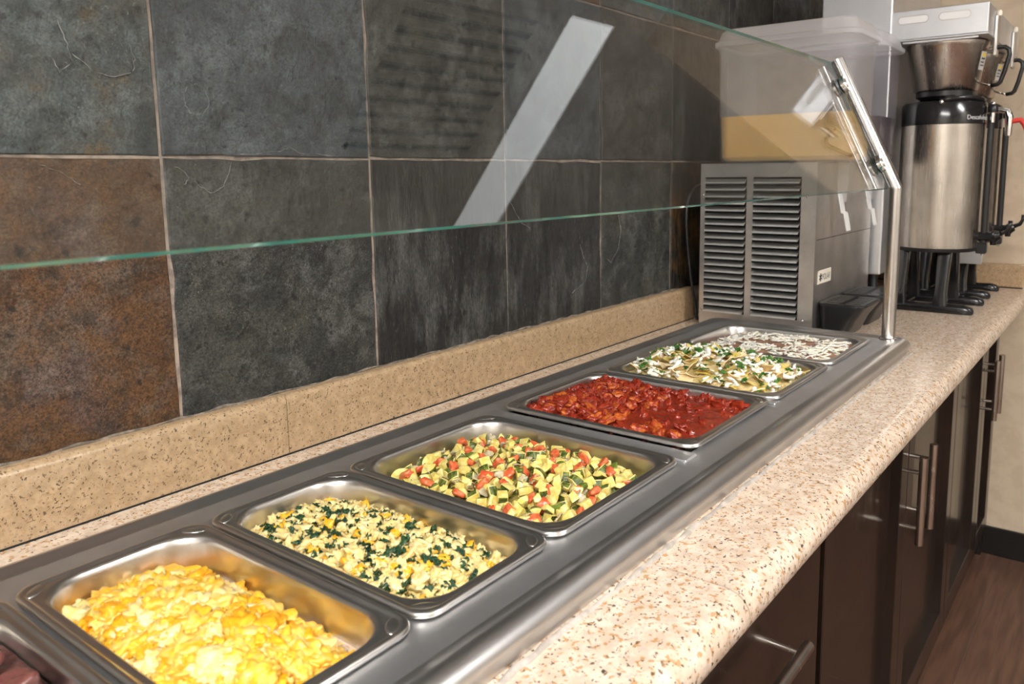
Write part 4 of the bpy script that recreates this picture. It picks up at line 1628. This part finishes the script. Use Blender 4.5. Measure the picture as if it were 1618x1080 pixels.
# tanks
for k, (tx0, tx1) in enumerate(((1.283, 1.500), (1.512, 1.732))):
    ty0, ty1 = -0.232, 0.112
    cx, cy, hx, hy = (tx0 + tx1) / 2, (ty0 + ty1) / 2, (tx1 - tx0) / 2, (ty1 - ty0) / 2
    bm = B()

    def tl(ins, z, r=0.035, yo=0.0):
        return [(px, py + yo, z) for px, py in rrect(cx, cy, hx - ins, hy - ins, r, 7)]
    zt = 0.652
    zbt = DZ1 + 0.002 if True else 0
    out_ = [tl(0.026, zbt - 0.0015), tl(0.016, zbt), tl(0.011, zbt + 0.012), tl(0.009, 0.46), tl(0.006, zt - 0.012), tl(0.003, zt - 0.010), tl(0.002, zt)]
    inn_ = [tl(0.005, zt), tl(0.009, zt - 0.012), tl(0.0115, 0.46), tl(0.0138, zbt + 0.012), tl(0.022, zbt + 0.003)]
    loft(bm, out_ + inn_, cap0=True, cap1=True)
    bmesh.ops.recalc_face_normals(bm, faces=bm.faces[:])
    tk_ = obj('tank', bm, 'tank' if k == 0 else 'tank2', jd, smooth=True, angle=40)
    bm = B()
    lvl = 0.482
    loft(bm, [tl(0.0225, zbt + 0.004), tl(0.0143, zbt + 0.013), tl(0.0121, 0.46), tl(0.0118, lvl)], cap0=True, cap1=True)
    bmesh.ops.recalc_face_normals(bm, faces=bm.faces[:])
    lq = obj('drink', bm, 'juice' if k == 0 else 'dark_juice', None, smooth=True, angle=40)
    lq.parent = tk_
    lq['label'] = 'bright orange juice' if k == 0 else 'dark purple drink'
    bm = B()
    lid_ = [tl(0.0, zt - 0.004), tl(-0.002, zt - 0.002), tl(-0.002, zt + 0.007), tl(0.001, zt + 0.009), tl(0.004, zt + 0.010), tl(0.009, zt + 0.030), tl(0.016, zt + 0.037), tl(0.03, zt + 0.039)]
    loft(bm, lid_, cap1=True)
    bmesh.ops.recalc_face_normals(bm, faces=bm.faces[:])
    obj('lid', bm, 'lid', jd, smooth=True, angle=40)
    # spout and lever
    hxm = (tx0 + tx1) / 2 - 0.014
    bm = B()
    tube(bm, [(hxm, DY0 - 0.025, DZ1 + 0.004), (hxm, DY0 - 0.025, 0.275)], [0.014, 0.010], 16)
    obj('spout', bm, 'tank', jd, smooth=True, angle=40)
    bm = B()
    pr = [(DY0 - 0.020, 0.300), (DY0 - 0.030, 0.252), (DY0 - 0.036, 0.250), (DY0 - 0.044, 0.208), (DY0 - 0.0415, 0.2078), (DY0 - 0.0335, 0.248), (DY0 - 0.0275, 0.250), (DY0 - 0.0175, 0.300)]
    prism_x(bm, pr, hxm - 0.014, hxm + 0.014)
    obj('lever', bm, 'white_metal', jd)
    # drip tray
    dx0, dx1 = (DX0 + 0.016, DX0 + 0.176) if k == 0 else (DX0 + 0.196, DX0 + 0.356)
    cx2, hx2 = (dx0 + dx1) / 2, (dx1 - dx0) / 2
    ztray = 0.043

    def trl(yf, z, ins=0.0, r=0.028):
        yb_ = DY0 - 0.002
        return [(px, py, z) for px, py in rrect(cx2, (yf + yb_) / 2, hx2 - ins, (yb_ - yf) / 2 - ins, r, 6)]
    bm = B()
    loft(bm, [trl(-0.236, DZ0 + 0.001, 0.005), trl(-0.252, 0.005, 0.003), trl(-0.272, ztray - 0.008, 0.001), trl(-0.274, ztray - 0.004), trl(-0.274, ztray, 0.0006), trl(-0.274, ztray - 0.001, 0.004), trl(-0.272, ztray - 0.012, 0.006)], cap0=True)
    loft(bm, [trl(-0.272, ztray - 0.012, 0.006)] + [trl(-0.272, ztray - 0.0125, 0.008)], mi=1, cap1=True)
    bmesh.ops.recalc_face_normals(bm, faces=bm.faces[:])
    dt = obj('drip_tray', bm, ['tray_grey', 'void'], jd, smooth=True, angle=40)
    bm = B()
    # grille: sheet of slats with slots between
    gy0, gy1 = -0.268, DY0 - 0.008
    gx0, gx1 = dx0 + 0.006, dx1 - 0.006
    for (a, b_) in ((gy0, gy0 + 0.010), ((gy0 + gy1) / 2 - 0.006, (gy0 + gy1) / 2 + 0.006), (gy1 - 0.010, gy1)):
        box(bm, gx0 + (0.01 if a == gy0 else 0), gx1 - (0.01 if a == gy0 else 0), a, b_, ztray - 0.004, ztray)
    nb = 5
    for j in range(nb + 1):
        xx = gx0 + 0.012 + (gx1 - gx0 - 0.024) * j / nb
        box(bm, xx - 0.0085, xx + 0.0085, gy0 + 0.008, gy1 - 0.008, ztray - 0.004, ztray)
    gr_ = obj('grille', bm, 'tray_grey', None)
    gr_.parent = dt
# sticker with the maker's name
bm = B()
box(bm, 1.297, 1.392, DY0 - 0.0016, DY0 - 0.0002, 0.0845, 0.1165, 0.0005)
stk = obj('sticker', bm, 'sticker', jd)
vs, fs = text_mesh('POLAR', 0.0205)
vs = [(1.3255 + v.x * 0.90, DY0 - 0.0019, 0.0925 + v.y * 1.05) for v in vs]
o = mesh_obj('lettering', vs, fs, 'ink')
o.parent = stk
bm = B()
for a in range(3):
    t_ = math.pi / 2 + a * math.pi / 3
    d = Vector((math.cos(t_), 0, math.sin(t_))) * 0.0095
    c = Vector((1.313, DY0 - 0.0019, 0.1005))
    tube(bm, [c - d, c + d], 0.0013, 5)
o = obj('snowflake', bm, 'ink')
o.parent = stk
# feet of the machine
for (xx, yy) in ((DX0 + .03, DY0 + .03), (DX0 + .03, DY1 - .03), (DX1 - .03, DY0 + .03), (DX1 - .03, DY1 - .03)):
    bm = B()
    lathe(bm, [(0, GZ), (0.012, GZ), (0.010, GZ + 0.007), (0, GZ + 0.007)], xx, yy, 14)
    obj('foot', bm, 'black', jd)
# power cord
bm = B()
pts = [(1.36, 0.128, 0.318), (1.335, 0.142, 0.322), (1.300, 0.155, 0.312), (1.270, 0.160, 0.285), (1.256, 0.160, 0.245), (1.258, 0.158, 0.18), (1.272, 0.156, 0.10), (1.288, 0.153, 0.04), (1.300, 0.151, 0.0), (1.312, 0.150, GZ + 0.004), (1.40, 0.150, GZ + 0.004)]
sm = []
for i in range(len(pts) - 1):
    p0, p1, p2, p3 = [Vector(pts[max(0, min(len(pts) - 1, j))]) for j in (i - 1, i, i + 1, i + 2)]
    for s in range(5):
        t_ = s / 5
        sm.append(0.5 * ((2 * p1) + (p2 - p0) * t_ + (2 * p0 - 5 * p1 + 4 * p2 - p3) * t_ ** 2 + (3 * p1 - p0 - 3 * p2 + p3) * t_ ** 3))
tube(bm, sm, 0.0035, 8)
tag(obj('power_cord', bm, 'black', smooth=True), 'black power cord hanging behind the juice dispenser', 'cord')

# ================================================================== COFFEE BREWER
BX0, BX1 = 1.748, 2.335
cb = thing('coffee_brewer', 'tall stainless twin coffee brewer with two steel brew baskets', 'coffee brewer', ((BX0 + BX1) / 2, -0.1, GZ))
bm = B()
box(bm, BX0, BX1, -0.187, 0.000, 0.060, 0.93, 0.003)
obj('column', bm, 'steel_brewer', cb)
bm = B()
box(bm, BX0, BX1, -0.416, -0.188, 0.688, 0.762, 0.002)
hd = obj('brew_head', bm, 'steel_brewer', cb)
bm = B()
box(bm, BX0 - 0.002, BX1 + 0.002, -0.4185, -0.188, 0.6835, 0.6875, 0.001)
obj('head_rim', bm, 'steel_brewer', cb)
for (ya_, yb_, zc) in ((-0.276, -0.204, 0.7375), (-0.375, -0.303, 0.7375)):
    pts = rrect((ya_ + yb_) / 2, zc, (yb_ - ya_) / 2, 0.0085, 0.0080, 6)
    pts2 = rrect((ya_ + yb_) / 2, zc, (yb_ - ya_) / 2 + 0.002, 0.0105, 0.0100, 6)
    bm = B()
    loft(bm, [[(BX0 + 0.001, a, b_) for a, b_ in pts2], [(BX0 - 0.0012, a, b_) for a, b_ in pts2], [(BX0 - 0.0012, a, b_) for a, b_ in pts], [(BX0 + 0.0005, a, b_) for a, b_ in pts]])
    bmesh.ops.recalc_face_normals(bm, faces=bm.faces[:])
    s = obj('vent_slot', bm, 'steel_panel', cb)
    bm = B()
    f = bm.faces.new([bm.verts.new((BX0 - 0.0006, a, b_)) for a, b_ in pts])
    s2 = obj('slot_lining', bm, 'slot_white', None)
    s2.parent = s
for (xx, yy) in ((BX0 + .04, -0.16), (BX0 + .04, -0.03), (BX1 - .04, -0.16), (BX1 - .04, -0.03)):
    bm = B()
    lathe(bm, [(0, GZ), (0.02, GZ), (0.014, GZ + 0.012), (0.012, 0.061), (0, 0.061)], xx, yy, 16)
    obj('leg', bm, 'black', cb, smooth=True, angle=40)
SV = [(1.862, -0.305), (2.185, -0.300)]
for k, (sx, sy) in enumerate(SV):
    bz0, bz1 = 0.556, 0.672
    bm = B()
    lathe(bm, [(0.0, bz0), (0.076, bz0), (0.0795, bz0 + 0.003), (0.0985, bz1 - 0.004), (0.101, bz1), (0.101, bz1 + 0.008), (0.098, bz1 + 0.010), (0.0, bz1 + 0.010)], sx, sy, 48)
    bk = obj('brew_basket', bm, 'steel_server', cb, smooth=True, angle=40)
    bm = B()
    lathe(bm, [(0.0, bz0 - 0.016), (0.012, bz0 - 0.016), (0.020, bz0), (0.0, bz0)], sx, sy, 20)
    s = obj('basket_nozzle', bm, 'black', None, smooth=True, angle=40)
    s.parent = bk
    bm = B()
    lathe(bm, [(0.060, bz0 - 0.022), (0.072, bz0 - 0.014), (0.072, bz0 - 0.001), (0.05, bz0 - 0.001)], sx, sy, 28)
    s = obj('basket_base', bm, 'black', None, smooth=True, angle=40)
    s.parent = bk
    # loop handle towards the guests
    yh = sy - 0.095
    bm = B()
    tube(bm, [(sx, yh + 0.004, 0.658), (sx, yh - 0.016, 0.660), (sx, yh - 0.030, 0.662)], 0.0028, 8)
    s = obj('handle_bracket', bm, 'chrome', None, smooth=True)
    s.parent = bk
    bm = B()
    tube(bm, [(sx, yh + 0.012, 0.575), (sx, yh - 0.008, 0.568), (sx, yh - 0.020, 0.567)], 0.0028, 8)
    s = obj('handle_bracket', bm, 'chrome', None, smooth=True)
    s.parent = bk
    bm = B()
    tube(bm, [(sx, yh - 0.024, 0.662), (sx, yh - 0.042, 0.662), (sx, yh - 0.051, 0.655), (sx, yh - 0.053, 0.642), (sx, yh - 0.044, 0.600), (sx, yh - 0.036, 0.574), (sx, yh - 0.030, 0.568), (sx, yh - 0.014, 0.566)], 0.0058, 10)
    s = obj('basket_handle', bm, 'black', None, smooth=True)
    s.parent = bk
    # sticker on the basket, wrapped round the cone
    a0, a1 = math.radians(248), math.radians(268)
    bm = B()

    def cone_pt(a, z, e):
        r = 0.0795 + (0.0985 - 0.0795) * (z - bz0 - 0.003) / (bz1 - bz0 - 0.007) + e
        return (sx + r * math.cos(a), sy + r * math.sin(a), z)
    nn = 6
    for (zz0, zz1, e, mt, b0, b1) in ((0.606, 0.652, 0.0006, 0, a0, a1), (0.640, 0.648, 0.0010, 1, a0 + .06, a1 - .08), (0.6325, 0.6365, 0.0010, 2, a0 + .05, a1 - .06), (0.624, 0.627, 0.0010, 2, a0 + .05, a1 - .1), (0.616, 0.619, 0.0010, 2, a0 + .05, a1 - .05)):
        for j in range(nn):
            t0, t1 = b0 + (b1 - b0) * j / nn, b0 + (b1 - b0) * (j + 1) / nn
            f = bm.faces.new([bm.verts.new(cone_pt(*q_)) for q_ in ((t0, zz0, e), (t1, zz0, e), (t1, zz1, e), (t0, zz1, e))])
            f.material_index = mt
    s = obj('sticker', bm, ['sticker_grey', 'ink_yellow', 'ink'], None)
    s.parent = bk
    # spray head guides
    for sgn in (-1, 1):
        bm = B()
        box(bm, sx + sgn * 0.105 - 0.003, sx + sgn * 0.105 + 0.003, sy - 0.09, sy + 0.09, 0.6775, 0.6835, 0.001)
        obj('basket_rail', bm, 'steel_brewer', cb)
    # steel clips at the head front
    bm = B()
    box(bm, sx - 0.02, sx + 0.02, -0.4245, -0.417, 0.640, 0.742, 0.002)
    obj('front_clip', bm, 'steel_panel', cb)
    bm = B()
    lathe(bm, [(0.0, 0.742), (0.006, 0.742), (0.006, 0.752), (0.004, 0.756), (0, 0.756)], sx, -0.424, 14)
    obj('front_knob', bm, 'sticker', cb, smooth=True, angle=40)

# hot water faucet with red lever
bm = B()
fx, fy = 2.03, -0.188
tube(bm, [(fx, fy + 0.003, 0.512), (fx, -0.418, 0.512), (fx, -0.436, 0.508), (fx, -0.442, 0.490), (fx, -0.442, 0.440)], [0.009, 0.009, 0.010, 0.011, 0.008], 14)
fc = obj('hot_water_faucet', bm, 'chrome', cb, smooth=True, angle=40)
bm = B()
tube(bm, [(fx, -0.434, 0.478), (fx, -0.470, 0.482), (fx, -0.480, 0.470), (fx, -0.495, 0.432)], [0.008, 0.0078, 0.0075, 0.0055], 10)
s = obj('red_lever', bm, 'red', None, smooth=True, angle=40)
s.parent = fc

# ================================================================== COFFEE SERVERS
server_labels = ['stainless coffee server with black lid lettered Descafeinado', 'second stainless coffee server half hidden behind the lettered one']
for k, (sx, sy) in enumerate(SV):
    t = thing('coffee_server', server_labels[k], 'coffee server', (sx, sy, GZ), 'coffee servers under the brewer')
    R = 0.1045
    bm = B()
    lathe(bm, [(0.0, 0.128), (R - 0.004, 0.128), (R - 0.001, 0.132), (R - 0.001, 0.138), (0.0, 0.138)], sx, sy, 56)
    obj('bottom_plate', bm, 'black', t, smooth=True, angle=40)
    bm = B()
    lathe(bm, [(0.0, 0.1385), (R, 0.1385), (R, 0.466), (0.0, 0.466)], sx, sy, 64)
    obj('body', bm, 'steel_server', t, smooth=True, angle=40)
    bm = B()
    lathe(bm, [(0.0, 0.4665), (R + 0.0008, 0.4665), (R + 0.0008, 0.520), (R - 0.003, 0.526), (R - 0.02, 0.529), (0.062, 0.529), (0.05, 0.524), (0.0, 0.522)], sx, sy, 64)
    ld = obj('lid_collar', bm, 'black_gloss', t, smooth=True, angle=40)
    # recessed lid handle
    bm = B()
    a0 = math.radians(200)
    pts = []
    for j in range(9):
        a = math.radians(185 + 75 * j / 8)
        pts.append((sx + (R - 0.0035) * math.cos(a), sy + (R - 0.0035) * math.sin(a), 0.5275 + 0.006 * math.sin(math.pi * j / 8)))
    tube(bm, pts, 0.0068, 10)
    s = obj('lid_handle', bm, 'black_gloss', t, smooth=True)
    bm = B()
    a = math.radians(187)
    bmesh.ops.create_uvsphere(bm, u_segments=12, v_segments=8, radius=0.006, matrix=Matrix.Translation((sx + (R + 0.001) * math.cos(a), sy + (R + 0.001) * math.sin(a), 0.523)))
    obj('hinge', bm, 'chrome', t, smooth=True)
    if k == 0:
        vs, fs = text_mesh('Descafeinado', 0.0165)
        a0 = math.radians(222)
        RR = R + 0.0014
        vs = [(sx + RR * math.cos(a0 + v.x / RR), sy + RR * math.sin(a0 + v.x / RR), 0.4775 + v.y) for v in vs]
        o = mesh_obj('lettering', vs, fs, 'ink_white')
        o.parent = ld
    # stand: two feet joined by pillars
    for sg_ in (-1, 1):
        xx = sx + sg_ * 0.088
        bm = B()
        loops = []
        for (yy, hw_, z1_) in ((sy + 0.11, 0.010, 0.010), (sy + 0.105, 0.014, 0.022), (sy - 0.095, 0.014, 0.024), (sy - 0.112, 0.012, 0.020), (sy - 0.117, 0.008, 0.012)):
            loops.append([(xx + a * hw_, yy, GZ + 0.0005 + (b_ * 0.5 + 0.5) * z1_) for a, b_ in ((-1, -1), (1, -1), (1, 0.3), (0.6, 1), (-0.6, 1), (-1, 0.3))])
        loft(bm, loops, cap0=True, cap1=True)
        bmesh.ops.recalc_face_normals(bm, faces=bm.faces[:])
        bmesh.ops.bevel(bm, geom=[e for e in bm.edges if e.calc_face_angle(0) > 0.7], offset=0.002, segments=2, affect='EDGES')
        obj('foot', bm, 'black_gloss', t, smooth=True, angle=50)
        for yy in (sy - 0.035, sy + 0.07):
            bm = B()
            loft(bm, [[(px, py, GZ + 0.018) for px, py in rrect(xx, yy, 0.012, 0.019, 0.004, 3)], [(px, py, 0.02) for px, py in rrect(xx - sg_ * 0.004, yy, 0.0105, 0.015, 0.004, 3)], [(px, py, 0.1285) for px, py in rrect(xx - sg_ * 0.030, yy, 0.011, 0.017, 0.004, 3)]], cap0=True, cap1=True)
            bmesh.ops.recalc_face_normals(bm, faces=bm.faces[:])
            obj('pillar', bm, 'black_gloss', t, smooth=True, angle=40)
    bm = B()
    box(bm, sx - 0.09, sx + 0.09, sy + 0.055, sy + 0.085, GZ + 0.002, GZ + 0.018, 0.003)
    obj('cross_bar', bm, 'black_gloss', t)
    if k == 1:
        bm = B()
        box(bm, sx - 0.099, sx - 0.096, sy - 0.09, sy + 0.015, 0.068, 0.128, 0.001)
        obj('drip_shield', bm, 'steel_brewer', t)
    # sight gauge and tap on the guests' side
    yg = sy - R
    bm = B()
    tube(bm, [(sx, yg - 0.012, 0.150), (sx, yg - 0.012, 0.470)], 0.0085, 12)
    g_ = obj('gauge_guard', bm, 'black', t, smooth=True, angle=40)
    bm = B()
    tube(bm, [(sx, yg - 0.014, 0.470), (sx, yg - 0.014, 0.498)], 0.0062, 12)
    obj('gauge_tube', bm, 'chrome', t, smooth=True, angle=40)
    bm = B()
    lathe(bm, [(0.0, 0.496), (0.012, 0.496), (0.0125, 0.500), (0.0125, 0.512), (0.010, 0.515), (0, 0.515)], sx, yg - 0.014, 16)
    obj('gauge_cap', bm, 'black', t, smooth=True, angle=40)
    bm = B()
    bmesh.ops.create_uvsphere(bm, u_segments=12, v_segments=8, radius=0.0065, matrix=Matrix.Translation((sx, yg - 0.014, 0.519)))
    obj('gauge_bolt', bm, 'chrome', t, smooth=True)
    bm = B()
    tube(bm, [(sx, yg + 0.004, 0.168), (sx, yg - 0.030, 0.168), (sx, yg - 0.040, 0.170), (sx, yg - 0.052, 0.174)], [0.0125, 0.0125, 0.0165, 0.010], 16)
    tube(bm, [(sx, yg - 0.036, 0.168), (sx, yg - 0.036, 0.146)], [0.010, 0.0075], 12)
    tp = obj('tap', bm, 'black_gloss', t, smooth=True, angle=40)
    bm = B()
    tube(bm, [(sx, yg - 0.048, 0.176), (sx, yg - 0.066, 0.184), (sx, yg - 0.072, 0.196), (sx, yg - 0.0735, 0.212)], [0.007, 0.006, 0.005, 0.0055], 10)
    s = obj('tap_lever', bm, 'black_gloss', None, smooth=True)
    s.parent = tp
    bm = B()
    box(bm, sx - 0.012, sx + 0.012, yg - 0.022, yg + 0.004, 0.122, 0.152, 0.003)
    obj('tap_block', bm, 'black', t)
    bm = B()
    bmesh.ops.create_uvsphere(bm, u_segments=12, v_segments=8, radius=0.0048, matrix=Matrix.Translation((sx, yg - 0.012, 0.120)))
    obj('drain_bolt', bm, 'chrome', t, smooth=True)
